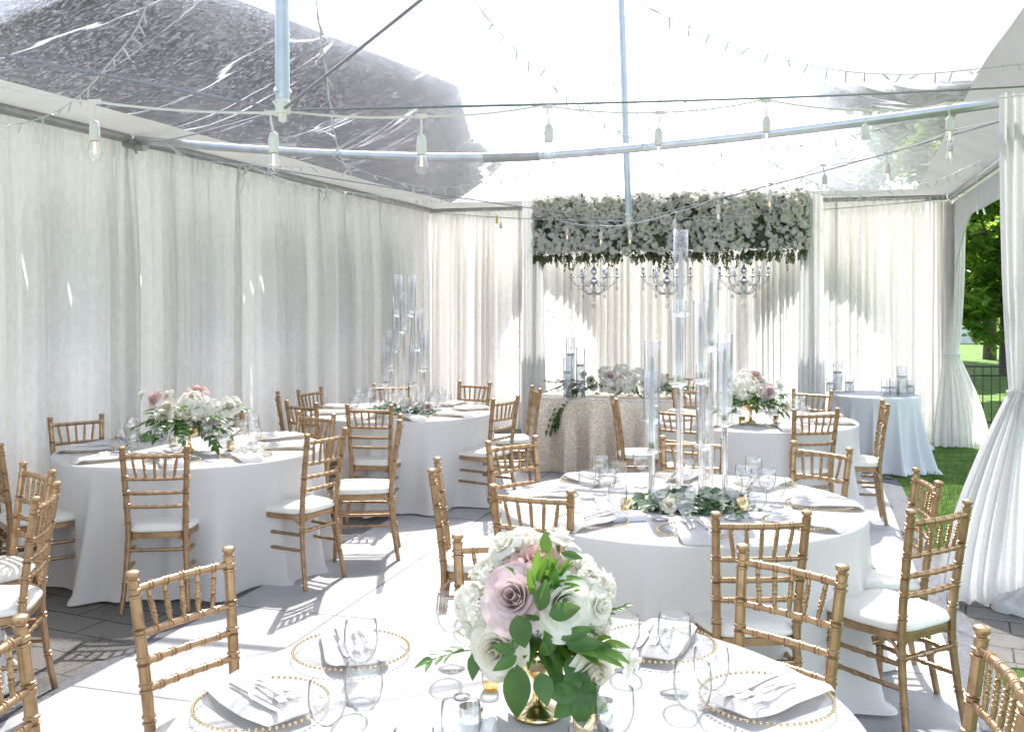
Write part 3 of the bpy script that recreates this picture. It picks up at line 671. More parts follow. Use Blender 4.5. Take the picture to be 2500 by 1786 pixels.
tree((11.35, 23, 0), 6.4, [((-.6, 0, 3.3), 1.1), ((-1.1, -.2, 4.6), 1.0), ((-.3, -.3, 2.3), .9), ((.5, .3, 4.2), 1.1), ((-.9, .1, 5.8), 1.1), ((.2, 0, 6.2), 1.0), ((-1.3, 0, 2.9), .7), ((.9, 0, 2.6), .9), ((-.4, -.5, 1.5), .7), ((-1.2, -.2, 1.9), .6), ((.5, -.4, 1.4), .6)], 'bright leafy tree just outside the open side of the tent', 4, leaf=.20, nl=15000, trunk_r=.09)
tree((13.9, 29, 0), 8, [((-.6, 0, 3.4), 2.0), ((-1.6, 0, 5.0), 1.9), ((1.2, .4, 4.8), 2.0), ((-.8, .3, 7.0), 2.0), ((1.8, 0, 3.2), 1.8), ((-2.0, .2, 3.2), 1.2), ((-2.2, .2, 7.0), 1.5)], 'darker tree standing on the far lawn behind the bright one', 6, leaf=.30, nl=14000)
mb = MB(); r = random.Random(9)
for i in range(9000):
    x = r.uniform(-6, 60); y = r.uniform(58, 66); z = abs(r.gauss(0, 3.4)) + .1; L = r.uniform(.4, .9); a = r.uniform(0, 6.28)
    if z > 6.5 + 1.5 * noise.noise(Vector((x * .2, 0, 0))): continue
    p = Vector((x, y, z)); t = Vector((math.cos(a), .4 * math.sin(a), r.uniform(-.6, .6))).normalized(); s_ = t.cross(Vector((0, -1, .5))).normalized()
    mb.add([p - t * L * .5, p + s_ * L * .35, p + t * L * .5, p - s_ * L * .35], [(0, 1, 2, 3)])
tag(mb.build('woodland', M['tree_leaf'], smooth=False), 'dark line of trees beyond the lawn', 'woodland', kind='stuff')
fe = empty('iron_fence', (6.6, 13.3, 0)); tag(fe, 'black metal picket fence across the lawn', 'fence')
mb = MB()
for z in (.84, .72, .10): mb.tube([(-.9, 0, z), (3.4, -.3, z)], .012, 6)
mb.build('rail', M['black_iron'], fe)
mb = MB(); k = 0
for i in range(40):
    x = -.88 + i * .11; mb.tube([(x, -.07 * (x + .9), .03), (x, -.07 * (x + .9), .86)], .0075, 5)
mb.build('picket', M['black_iron'], fe)
for x in (-.9, 1.25, 3.4):
    mb = MB(); mb.box(x, -.07 * (x + .9), .46, .045, .045, .92); mb.build('fence_post', M['black_iron'], fe, smooth=False)
sh = empty('garden_shed', (18.1, 40, 0)); sh.scale = (.7, .8, .95); tag(sh, 'small white sided shed at the far edge of the lawn', 'shed')
mb = MB(); mb.box(0, 0, .45, 1.6, 1.2, .9); mb.build('wall', M['shed_siding'], sh, smooth=False)
mb = MB()
for i in range(7): mb.box(0, -.61, .1 + i * .12, 1.62, .02, .025)
mb.build('siding_boards', M['shed_siding'], sh, smooth=False)
mb = MB(); mb.add([(-.95, -.75, .88), (.95, -.75, .88), (.95, .75, .88), (-.95, .75, .88), (-.95, 0, 1.25), (.95, 0, 1.25)], [(0, 1, 5, 4), (2, 3, 4, 5), (0, 4, 3), (1, 2, 5), (3, 2, 1, 0)]); mb.build('roof', M['shingle'], sh, smooth=False)
# ---------------------------------------------------------------- chiavari chairs
def bamboo(mb, path, r, nodes, n=10, fl=1.0, cap=True, taper=None):
    """tube along a path with raised double rings at given distances from its start"""
    path = [Vector(p) for p in path]; ds = [0.0]
    for a, b in zip(path, path[1:]): ds.append(ds[-1] + (b - a).length)
    tot = ds[-1]; st = {}
    for d in ds: st[round(d, 5)] = 1.0
    for nd in nodes:
        for o, k in ((-.0135, 1.0), (-.0115, 1.24), (-.006, 1.24), (-.004, .93), (.004, .93), (.006, 1.24), (.0115, 1.24), (.0135, 1.0)):
            d = nd + o * fl
            if 0 < d < tot: st[round(d, 5)] = k
    pts, rr = [], []
    for d in sorted(st):
        i = 0
        while i < len(ds) - 2 and ds[i + 1] < d: i += 1
        t = (d - ds[i]) / max(1e-9, ds[i + 1] - ds[i]); pts.append(path[i].lerp(path[i + 1], t))
        f = taper(d / tot) if taper else 1.0
        rr.append(r * st[d] * f)
    mb.tube(pts, rr, n, caps=cap)
def curve(pts, n=6):
    """Catmull-Rom through points"""
    pts = [Vector(p) for p in pts]; out = []
    for i in range(len(pts) - 1):
        p0, p1, p2, p3 = pts[max(i - 1, 0)], pts[i], pts[i + 1], pts[min(i + 2, len(pts) - 1)]
        for k in range(n):
            t = k / n; out.append(.5 * ((2 * p1) + (p2 - p0) * t + (2 * p0 - 5 * p1 + 4 * p2 - p3) * t * t + (3 * p1 - p0 - 3 * p2 + p3) * t ** 3))
    out.append(pts[-1]); return out
BX = lambda z: .152 + .022 * max(0, (z - .42) / .5) ** 1.2 if z > .42 else .152 + .026 * ((.42 - z) / .42) ** 1.3
BY = lambda z: -.172 - .062 * max(0, (z - .42) / .5) ** 1.3 if z > .42 else -.172 - .050 * ((.42 - z) / .42) ** 1.6
def make_chair():
    root = empty('chiavari_chair'); g = M['gold_paint']
    for s in (-1, 1):
        mb = MB(); zs = [.0, .1, .2, .3, .38, .46, .55, .65, .75, .85, .889]
        bamboo(mb, [(s * BX(z), BY(z), z) for z in zs], .0165, [.17, .345, .50, .59, .665, .748, .86], 12, cap=True, taper=lambda t: .82 + .18 * min(1, t * 2.2))
        c = (s * BX(.89), BY(.89), .885)
        mb.lathe([(.0165, 0), (.019, .002), (.019, .006), (.0135, .009), (.0135, .013), (.0195, .018), (.0205, .025), (.018, .031), (.010, .034), (.0005, .035)], 12, c)
        mb.build('rear_leg', g, root)
    for s in (-1, 1):
        mb = MB(); bamboo(mb, [(s * .178, .19, .0), (s * .172, .182, .2), (s * .168, .178, .405)], .0155, [.07, .17, .235, .335, .39], 12, taper=lambda t: .80 + .2 * min(1, t * 1.6)); mb.build('front_leg', g, root)
    for z, nn, bow in ((.862, 5, .016), (.735, 5, .014), (.655, 5, .013), (.578, 5, .012)):
        mb = MB(); x = BX(z); y = BY(z); L = 2 * x
        path = [(-x + L * t, y - bow * math.sin(PI * t), z) for t in [i / 10 for i in range(11)]]
        nodes = [L * (k + 1) / 6 for k in range(5)]
        bamboo(mb, path, .0105 if z < .86 else .0118, nodes, 10, fl=.75); mb.build('back_rail', g, root)
    for k in range(5):
        f = (k - 2) / 2.0; mb = MB(); x0, x1 = f * .0985, f * .121; b0 = .014 * math.cos(f * .9) ; b1 = .016 * math.cos(f * .9)
        p0 = Vector((x0, BY(.735) - b0, .735)); p1 = Vector((x1, BY(.862) - b1, .862)); L = (p1 - p0).length
        bamboo(mb, [p0.lerp(p1, i / 8) for i in range(9)], .0078, [L * .33, L * .52, L * .70], 8, fl=.7, taper=lambda t: .62 + .38 * min(1, 4.5 * min(t, 1 - t) + .1)); mb.build('spindle', g, root)
    st = []
    for z in (.335, .245): st.append([(-.172, .183, z), (.172, .183, z)])
    for s in (-1, 1):
        for z in (.315, .225): st.append([(s * BX(z), BY(z), z), (s * .171, .181, z)])
    st.append([(-BX(.335), BY(.335), .335), (BX(.335), BY(.335), .335)])
    for a in st:
        mb = MB(); L = (Vector(a[1]) - Vector(a[0])).length; bamboo(mb, segs(a[0], a[1], 4), .0098, [L * .2, L * .4, L * .6, L * .8], 8, fl=.75); mb.build('stretcher', g, root)
    # seat frame and brackets
    def outline(k, n=40, inset=0.0):
        out = []
        for i in range(n):
            a = 2 * PI * i / n; c, s = math.cos(a), math.sin(a); e = 2 / 5.0
            x = math.copysign(abs(c) ** e, c); y = math.copysign(abs(s) ** e, s)
            wd = (.192 if y > 0 else .192 - .026 * (-y)) - inset
            out.append((x * wd, y * (.196 - inset) + .008))
        return out
    mb = MB(); o1 = outline(0); o2 = outline(0, inset=.004)
    mb.grid([[(x, y, .402) for x, y in o2], [(x, y, .404) for x, y in o1], [(x, y, .430) for x, y in o1], [(x, y, .433) for x, y in o2]], close_u=True)
    n = len(o1); b0 = len(mb.v); mb.v += [(x, y, .4025) for x, y in outline(0, inset=.012)]; mb.f.append(tuple(b0 + i for i in reversed(range(n))))
    mb.build('seat_frame', g, root)
    for s in (-1, 1):
        pts = [(s * (BX(.36)), BY(.36), .345)]
        for i in range(7):
            a = PI * i / 12; pts.append((s * (BX(.4) - .045 * (1 - math.cos(a))), BY(.38), .352 + .048 * math.sin(a)))
        mb = MB(); mb.tube(pts, .007, 6); mb.build('corner_bracket', g, root)
        pts = [(s * .168, BY(.36) + .004 + .045 * (1 - math.cos(PI * i / 12)), .35 + .05 * math.sin(PI * i / 12)) for i in range(7)]
        mb = MB(); mb.tube(pts, .007, 6); mb.build('corner_bracket', g, root)
    mb = MB(); rows = []
    for ins, z in ((.006, .4335), (-.004, .441), (-.005, .453), (.003, .466), (.02, .476), (.06, .481), (.11, .484), (.15, .485), (.1915, .485)):
        rows.append([(x, y, z) for x, y in outline(0, 40, ins)])
    mb.grid(rows, close_u=True); mb.build('cushion', M['cushion'], root, sharp=0)
    return root
chair0 = make_chair(); chair0_used = [False]
def chair(mid, face, label, group='gold chiavari chairs'):
    """mid: point between the tops of the two rear legs; face: the direction the sitter looks"""
    global chair0
    f = Vector((face[0], face[1])); f.normalize(); p = Vector((mid[0], mid[1])) + f * .232
    o = chair0 if not chair0_used[0] else link_copy(chair0)
    chair0_used[0] = True
    o.location = (p.x, p.y, chair_z(p.x, p.y)); o.rotation_euler = (0, 0, math.atan2(f.y, f.x) - PI / 2); tag(o, label, 'chair', group); return o
def chair_z(x, y):
    dx, dy = x - C0[0], y - C0[1]; u = dx * UX + dy * UY; v = dx * VX + dy * VY
    return .0225 if FL0 - .12 < u < FL1 + .1 and v < FLB else .005
TN, TM, TL, TLB, TRB, TNL = (.01, 2.30), (.80, 4.74), (-2.09, 6.5), (-.97, 8.67), (1.95, 8.05), (-3.05, 4.0)
def toward(mid, tb): return (tb[0] - mid[0], tb[1] - mid[1])
CH = [
 ((-3.02, 6.90), toward((-3.02, 6.90), (-2.3, 6.1)), 'gold chair against the curtain behind the left table, facing the camera'),
 ((-1.96, 5.46), (-.12, 1), 'gold chair with its back to the camera at the front of the left table'),
 ((-2.29, 4.81), toward((-2.29, 4.81), TNL), 'gold chair at the left edge, the farther of two overlapping backs'),
 ((-1.97, 4.22), toward((-1.97, 4.22), TNL), 'gold chair at the left edge, the nearer of two overlapping backs'),
 ((-1.215, 2.30), (1, .05), 'gold chair cut by the bottom left corner, mostly out of view'),
 ((-3.24, 6.12), (1, .2), 'dark shaded chair at the left edge against the curtain'),
 ((-2.97, 5.70), (.78, .62), 'shaded chair at the left edge turned to the left table, white seat beside the tablecloth'),
 ((-1.11, 5.97), (-.87, .49), 'gold chair at the right of the left table with a fully visible white seat'),
 ((-1.40, 7.12), (-.55, -.83), 'gold chair at the far right of the left table, behind a nearer chair'),
 ((-1.67, 7.88), (.6, .8), 'brown shaded chair at the front left of the far candle table'),
 ((-2.02, 8.58), (.97, .24), 'brown chair seen edge-on by the left curtain'),
 ((-1.84, 9.06), (.93, -.42), 'dark chair facing right in front of the left curtain, behind the far candle table'),
 ((-1.16, 9.62), (.18, -1), 'dark chair behind the tall candle tubes of the far left table'),
 ((-1.10, 7.66), (.12, 1), 'gold chair seen from behind at the front of the far left candle table'),
 ((-.36, 9.62), (-.5, -.85), 'gold chair at the far right of the far left candle table, facing the camera'),
 ((-.75, 6.69), (-1, -.10), 'gold chair in the left aisle turned sideways, pulled out from the left table'),
 ((-.05, 8.08), (-.74, .52), 'gold chair at the right of the far left candle table with its seat in view'),
 ((.22, 9.0), (-.95, -.18), 'gold chair seen edge-on beside the sequin table'),
 ((0.0, 5.65), (.62, -.75), 'gold chair at the back left of the tall candle table'),
 ((.08, 4.17), (.36, .93), 'gold chair at the front left of the tall candle table behind the pink roses'),
 ((-.375, 4.79), (1, 0.0), 'gold chair seen edge-on at the left of the tall candle table'),
 ((-.01, 3.34), (.02, -1), 'gold chair facing the camera behind the big rose bouquet'),
 ((.83, 8.10), (.98, .0), 'gold chair turned right in front of the sequin table'),
 ((1.62, 9.05), (.3, -.95), 'gold chair on the far side of the far right table, behind the tall tubes'),
 ((1.21, 7.30), (.6, .8), 'gold chair at the front left of the far right table, seen through the crystal stems'),
 ((1.04, 5.72), (-.2, -.97), 'gold chair facing the camera behind the tall crystal candle stems'),
 ((2.64, 8.75), (-.62, -.72), 'gold chair behind the far right table, next to the small candle table'),
 ((2.20, 7.20), (-.22, .95), 'gold chair with its back to the camera at the far right table'),
 ((2.88, 7.68), (-.97, .24), 'gold chair seen from the side at the right of the far right table'),
 ((1.68, 5.41), (-.72, -.6), 'gold chair at the back right of the tall candle table, facing the camera'),
 ((1.87, 4.48), (-.97, .12), 'gold chair at the right of the tall candle table, nearest the lawn'),
 ((1.64, 3.81), (-.52, .85), 'gold chair in the right foreground with a large sunlit white seat'),
 ((.925, 3.69), (-.07, 1), 'gold chair with its back to the camera at the front of the tall candle table'),
 ((.86, 3.07), (-.72, -.68), 'gold chair facing the camera at the right of the nearest table'),
 ((1.10, 2.22), (-1, .18), 'gold chair cut by the bottom right corner'),
 ((-1.0, 3.02), (.80, -.55), 'gold chair in the left foreground facing the nearest table'),
 ((-2.18, 7.42), (.05, -1), 'shaded chair mostly hidden behind the low wide bouquet of the left table'),
 ((1.86, 10.8), (-.28, -.95), 'chair behind the sequin table, hidden by its flowers but for one post'),
]
for a in CH: chair(*a)

# ---------------------------------------------------------------- round tables and cloths
def table_base(loc, r, label):
    o = empty('round_table', (loc[0], loc[1], 0)); tag(o, label, 'table', 'round folding tables')
    mb = MB(); mb.lathe([(.001, .715), (r - .02, .715), (r - .012, .722), (r - .012, .742), (r - .02, .748), (.001, .748)], 48); mb.build('tabletop', M['bark'], o)
    for k in range(4):
        a = PI / 4 + k * PI / 2; mb = MB(); k_ = min(.45, r * .6); mb.tube([(k_ * math.cos(a), k_ * math.sin(a), .715), (k_ * 1.08 * math.cos(a), k_ * 1.08 * math.sin(a), .025)], .016, 8); mb.build('leg', M['dull_alu'], o)
def round_cloth(loc, r, label, seed, mat='linen', nf=8, flare=.15, z0=.757, zb=.03):
    rr = random.Random(seed); n = 300; rows = []
    ridges = []; a_ = rr.uniform(0, .5)
    while a_ < 2 * PI: ridges.append((a_, rr.uniform(.05, .11), rr.uniform(.3, 1.0))); a_ += rr.uniform(.22, .6)
    for k in (0, .25, .5, .75, .9, .97): rows.append([(r * k * math.cos(2 * PI * j / n), r * k * math.sin(2 * PI * j / n), z0 + .0012 * noise.noise(Vector((math.cos(2 * PI * j / n) * k * 5, math.sin(2 * PI * j / n) * k * 5, seed)))) for j in range(n)])
    rows.append([((r - .004) * math.cos(2 * PI * j / n), (r - .004) * math.sin(2 * PI * j / n), z0 - .001) for j in range(n)])
    rows.append([(r * math.cos(2 * PI * j / n), r * math.sin(2 * PI * j / n), z0 - .006) for j in range(n)])
    for z in (.74, .715, .67, .6, .5, .4, .3, .2, .12, .06, zb + .012, zb):
        k = (z0 - z) / (z0 - zb); row = []
        for j in range(n):
            a = 2 * PI * j / n
            s2 = noise.noise(Vector((math.cos(a) * 3.7, math.sin(a) * 3.7, seed + 5))); f = 0.0
            for ra, rw, rh in ridges:
                da = (a - ra + PI) % (2 * PI) - PI
                if abs(da) < .6: f += rh * math.exp(-(da / (rw * (.55 + .6 * k))) ** 2) * k ** 1.25
            f = f - .25 * k + .45 * s2 * k ** 1.6
            rad = r + .003 + flare * k ** 1.5 * .22 + flare * 1.25 * f
            if z < .05: rad += .05 * (.5 + .8 * noise.noise(Vector((math.cos(a) * 6, math.sin(a) * 6, seed))))
            row.append((rad * math.cos(a), rad * math.sin(a), z))
        rows.append(row)
    mb = MB(); mb.grid(rows, close_u=True); o = mb.build('tablecloth', M[mat], sharp=0); o.location = (loc[0], loc[1], 0); tag(o, label, 'tablecloth', 'floor length round tablecloths'); return o
TABS = [(TN, .79, 'white cloth of the nearest table, under the gold footed rose bouquet', 1), (TM, .85, 'white cloth under the tall crystal candle stems on the right', 2), (TL, .84, 'ivory cloth of the left table under the low wide bouquet', 3),
        (TLB, .80, 'white cloth of the far left table under the clear candle tubes', 4), (TRB, .81, 'white cloth of the far right table in front of the sequin table', 5), (TNL, .84, 'white cloth at the left edge, only its hem behind the overlapping chairs', 6)]
TBL = ['table under the nearest white cloth', 'table under the tall candles on the right', 'table under the low wide bouquet on the left', 'table under the far left candle tubes', 'table under the far right bouquet', 'table cut off by the left picture edge']
for (p, r, l, s), tl in zip(TABS, TBL):
    round_cloth(p, r, l, s, zb=.036 if s not in (3, 6) else .018); table_base(p, r - .008, tl)
round_cloth((3.73, 10.23), .44, 'pale cloth with bluish shade tint of the small candle table in the back right corner', 12, 'linen_cool', nf=9, flare=.2, zb=.012)
table_base((3.73, 10.23), .432, 'small table under the pale shade-tinted cloth in the back right corner')

# sequin sweetheart table
SQ = (1.10, 10.02); SQL, SQW = 1.62, .62
mb = MB(); rows = []; per = []
hx, hy, rc = SQL / 2, SQW / 2, .03; n = 260
def rectpt(t):
    per_ = 2 * (SQL + SQW); s = t * per_
    for L, a, b in ((SQL, (-hx, -hy), (1, 0)), (SQW, (hx, -hy), (0, 1)), (SQL, (hx, hy), (-1, 0)), (SQW, (-hx, hy), (0, -1))):
        if s <= L: return (a[0] + b[0] * s, a[1] + b[1] * s, b[1], -b[0], min(s, L - s))
        s -= L
    return (-hx, -hy, 0, -1, 0)
for k in (0.0, .5, .97): rows.append([(rectpt(j / n)[0] * k, rectpt(j / n)[1] * k, .760) for j in range(n)])
for z in (.756, .72, .62, .5, .38, .26, .14, .05, .026):
    k = (.76 - z) / .735; row = []
    for j in range(n):
        x, y, nx, ny, e = rectpt(j / n); l = math.hypot(x, y)
        cx = math.copysign(1, x); cyy = math.copysign(1, y); corner = max(0, 1 - e / .16)
        f = .018 + .016 * math.sin(j * .42 + 1.5 * noise.noise(Vector((x * 2, y * 2, 1)))) * k
        ox, oy = nx * f + cx * corner * .085 * k, ny * f + cyy * corner * .06 * k
        row.append((x + ox + nx * .05 * k, y + oy + ny * .05 * k, z))
    rows.append(row)
mb.grid(rows, close_u=True); o = mb.build('sequin_tablecloth', M['sequin'], sharp=0); o.location = (SQ[0], SQ[1], 0); o.rotation_euler = (0, 0, TRZ)
tag(o, 'champagne sequin cloth of the long table below the flower header', 'tablecloth')
o = empty('long_table', (SQ[0], SQ[1], 0), TRZ); tag(o, 'long table under the champagne sequin cloth', 'table')
mb = MB(); mb.box(0, 0, .733, SQL - .03, SQW - .03, .03); mb.build('tabletop', M['bark'], o, smooth=False)
for sx in (-1, 1):
    for sy in (-1, 1):
        mb = MB(); mb.tube([(sx * .6, sy * .2, .715), (sx * .6, sy * .22, .024)], .015, 8); mb.build('leg', M['dull_alu'], o)

# ---------------------------------------------------------------- place settings
TZ = .7585
def plate_mesh():
    a = MB(); a.lathe([(.001, .003), (.10, .003), (.118, .008), (.150, .016), (.1535, .0175), (.150, .0185), (.116, .011), (.098, .006), (.001, .006)], 44)
    b = MB()
    for k in range(66):
        t = 2 * PI * k / 66; b.blob((.1565 * math.cos(t), .1565 * math.sin(t), .0175), .0044, 6, 4)
    return a.mesh('charger_plate', M['plate_glass'], sharp=0), b.mesh('bead_rim', M['gold'], sharp=0)
def napkin_mesh(seed):
    r = random.Random(seed); mb = MB(); rows = []; nx, ny = 14, 30
    L0, L1 = -.19, .135
    for lay in (0, 1):
        for j in range(ny + 1):
            y = L0 + (L1 - L0) * j / ny; row = []
            z0 = .0205 + .004 * noise.noise(Vector((y * 9, 0, seed)))
            over = max(0, -.135 - y); z0 -= over * .9 * (over / .065) * .62
            for i in range(nx + 1):
                x = (i / nx - .5) * (.15 + .025 * noise.noise(Vector((y * 6, 1, seed)))) + .02 * noise.noise(Vector((y * 4, 2, seed)))
                x *= 1 - .22 * abs(2 * j / ny - 1) ** 9
                e = 1 - abs(2 * i / nx - 1) ** 6
                z = z0 + .0035 * math.sin(x * 50 + y * 12 + seed) * .6 + (.015 * e * min(1, (j / ny) * 14 + .25, (1 - j / ny) * 14 + .25) if lay else .0) + .004 * noise.noise(Vector((x * 20, y * 14, seed)))
                row.append((x, y, max(z, .0015)))
            rows.append(row)
    top = rows[ny + 1:]; bot = rows[:ny + 1]
    mb.grid(top); mb.grid([list(reversed(q)) for q in bot])
    for side in (0, -1): mb.grid([[b_[side] for b_ in bot], [t_[side] for t_ in top]])
    mb.grid([bot[0], top[0]]); mb.grid([bot[-1], top[-1]])
    return mb.mesh('napkin', M['napkin'], sharp=0)
def fork_mesh(L=.19):
    mb = MB(); rows = []
    for j in range(15):
        t = j / 14; y = -L / 2 + t * L * .74; wd = .0055 - .0028 * math.sin(PI * min(1, t * 1.1)) + (.009 * max(0, (t - .8) / .2) ** 1.5)
        z = .006 * math.sin(PI * t) + .006 * max(0, (t - .75) / .25)
        rows.append([(-wd, y, z + .001), (0, y, z + .0026), (wd, y, z + .001), (0, y, z)])
    mb.grid(rows, close_u=True)
    y0 = -L / 2 + L * .74
    for k in range(4):
        x = (k - 1.5) * .0062; mb.tube([(x * .95, y0 - .004, .008), (x, y0 + .02, .0045), (x, y0 + .047, .008)], [.0021, .0018, .0009], 6)
    return mb.mesh('fork', M['steel'])
def knife_mesh(L=.225):
    mb = MB(); rows = []
    for j in range(17):
        t = j / 16; y = -L / 2 + t * L; h = .0045 if t < .48 else .0092 * (1 - max(0, (t - .85) / .15) ** 2 * .9)
        th = .0042 if t < .48 else .0014
        rows.append([(-h, y, .004), (0, y, .004 + th), (h, y, .004), (0, y, .004 - th * .6)])
    mb.grid(rows, close_u=True); return mb.mesh('knife', M['steel'])
def goblet_mesh(kind):
    mb = MB()
    if kind == 'wine':
        prof = [(.036, .001), (.036, .0025), (.012, .006), (.0048, .014), (.0040, .05), (.0045, .085), (.010, .093), (.024, .102), (.036, .122), (.0415, .148), (.040, .175), (.0368, .195), (.0355, .1955), (.0362, .194), (.0388, .174), (.0402, .148), (.0348, .123), (.023, .104), (.008, .097), (.001, .0965)]
    else:
        prof = [(.035, .001), (.035, .0028), (.014, .006), (.0095, .014), (.0085, .022), (.012, .031), (.020, .042), (.034, .062), (.042, .088), (.0425, .112), (.0395, .138), (.0382, .1385), (.0385, .137), (.0412, .112), (.0405, .088), (.0325, .064), (.018, .045), (.001, .041)]
    mb.lathe([(.001, .0012)] + prof, 28); return mb.mesh(kind, M['glass'], sharp=0)
ME = {}
ME['plate'], ME['beads'] = plate_mesh(); ME['nap'] = [napkin_mesh(s) for s in (1, 4, 7)]
ME['fork'], ME['fork2'], ME['knife'] = fork_mesh(), fork_mesh(.165), knife_mesh(); ME['wine'] = goblet_mesh('wine'); ME['goblet'] = goblet_mesh('goblet')
def charger(x, y, label, rz=0):
    o = empty('charger_plate', (x, y, TZ), rz); tag(o, label, 'plate', 'gold beaded glass charger plates')
    inst('glass_plate', ME['plate'], o); inst('bead_rim', ME['beads'], o); return o
def thing_mesh(name, me, loc, rot, label, cat, group):
    o = inst(name, me, None, loc, rot); tag(o, label, cat, group); return o
SECT = ['right side', 'far right side', 'far side', 'far left side', 'left side', 'near left side', 'near side', 'near right side']
rs = random.Random(77)
def setting(tb, ang, rp, tname, sname, flat=True, glasses=True, nap_rot=None, nrad=.0):
    a = R(ang); x, y = tb[0] + rp * math.cos(a), tb[1] + rp * math.sin(a); rz = a + PI / 2
    where = ', %s of %s' % (sname, tname)
    charger(x, y, 'gold beaded glass charger plate' + where, rs.uniform(0, 6))
    jr = rs.uniform(-.35, .35) if nap_rot is None else nap_rot
    k = rs.randrange(3)
    thing_mesh('napkin', ME['nap'][k], (x, y, TZ), (0, 0, rz + jr), 'folded white napkin on the plate' + where, 'napkin', 'folded napkins on the plates')
    if flat:
        c, s = math.cos(rz + jr), math.sin(rz + jr)
        for nm, me, dx, dy, dr in (('fork', 'fork', -.035, .02, .06), ('fork', 'fork2', -.008, .03, -.05), ('knife', 'knife', .03, .02, .03)):
            lb = {'fork': 'large steel fork', 'fork2': 'small steel fork', 'knife': 'steel knife'}[me] + ' on the napkin' + where
            thing_mesh(nm, ME[me], (x + dx * c - dy * s, y + dx * s + dy * c, TZ + .0395), (0, 0, rz + jr + dr), lb, nm, 'cutlery laid on the napkins')
    if glasses:
        ra = rp - .215
        for nm, me, da, rr in (('wine_glass', 'wine', -.34, ra - .02), ('water_goblet', 'goblet', -.05, ra + .015)):
            t = a - da * .42 / max(.2, ra); t = a + (da) * .9
            thing_mesh(nm, ME[me], (tb[0] + rr * math.cos(t), tb[1] + rr * math.sin(t), TZ), (0, 0, 0), ('stemmed wine glass' if me == 'wine' else 'short water goblet') + ' by the plate' + where, 'glass', 'wine glasses and goblets on the tables')
for ang, k in ((127, 3), (170, 4), (225, 5), (266, 6), (312, 7), (351, 0), (38, 1), (79, 2)):
    setting(TM, ang, .645, 'the tall candle table', SECT[k])
for ang, k in ((194, 4), (236, 5), (278, 6), (318, 7), (357, 0), (41, 1), (86, 2), (143, 3)):
    setting(TL, ang, .625, 'the low bouquet table', SECT[k])
for ang, k in ((203, 4), (247, 5), (284, 6), (322, 7), (8, 0), (48, 1), (95, 2), (160, 3)):
    setting(TLB, ang, .60, 'the far left candle table', SECT[k], flat=False)
for ang, k in ((186, 4), (226, 5), (281, 6), (332, 7), (14, 0), (60, 1), (97, 2), (140, 3)):
    setting(TRB, ang, .61, 'the far right bouquet table', SECT[k], flat=False)
for ang, k, jr in ((176, 4, -.75), (138, 3, -.55), (49, 1, .35), (7, 0, .55), (92, 2, .1)):
    setting(TN, ang, .60, 'the nearest table', SECT[k], glasses=False, nap_rot=jr)
def glass_px(px, py, zr, Y=None, kind='goblet', label=''):
    s = (py - HORIZON) / (CAM_H - (TZ + zr)); thing_mesh('wine_glass' if kind == 'wine' else 'water_goblet', ME[kind], ((px - 1250) / s, FPX / s, TZ), (0, 0, 0), label, 'glass', 'wine glasses and goblets on the tables')
glass_px(881, 1514, .195, kind='wine', label='tall stemmed wine glass left of the rose bouquet, behind another glass')
glass_px(888, 1618, .195, kind='wine', label='tall stemmed wine glass at lower left of the nearest table, in front of another')
glass_px(1103, 1449, .195, kind='wine', label='stemmed wine glass touching the left side of the rose bouquet')
glass_px(1125, 1712, .138, label='water goblet in front of the silver candle cup at bottom centre')
glass_px(1501, 1679, .138, label='water goblet at the lower right of the rose bouquet')
glass_px(1523, 1501, .138, label='water goblet just right of the rose bouquet')
glass_px(1646, 1497, .195, kind='wine', label='tallest stemmed wine glass right of the rose bouquet')
glass_px(1737, 1582, .138, label='water goblet beside the right napkin on the nearest table')
glass_px(1691, 1618, .195, kind='wine', label='stemmed wine glass at the lower right of the nearest table')
glass_px(799, 1660, .138, label='water goblet overlapping the left charger plate of the nearest table')
glass_px(1010, 1783, .138, label='water goblet rim cut by the bottom edge left of the white box')
glass_px(1436, 1780, .138, label='water goblet rim cut by the bottom edge right of the gold vase foot')
# ---------------------------------------------------------------- flowers
def petal(mb, M4, R0, R1, z0, z1, a0, span, curl, n=6, m=5, ruff=0.0, seed=0):
    rows = []
    for j in range(m + 1):
        v = j / m; row = []
        for i in range(n + 1):
            u = 2 * i / n - 1; wv = math.sin(PI * (.18 + .64 * v)) if v < .7 else math.sin(PI * (.18 + .64 * .7)) * math.sqrt(max(0, 1 - ((v - .7) / .34) ** 2 * .75))
            ang = a0 + u * span * wv
            rr = R0 + (R1 - R0) * v ** .75; z = z0 + (z1 - z0) * v ** 1.15
            if v > .65: e = (v - .65) / .35; rr += curl * e * e * R1; z -= curl * .9 * e * e * R1
            z -= .16 * R1 * u * u * v; rr *= 1 + ruff * noise.noise(Vector((u * 3, v * 2, seed)))
            row.append(M4 @ Vector((rr * math.cos(ang), rr * math.sin(ang), z)))
        rows.append(row)
    mb.grid(rows)
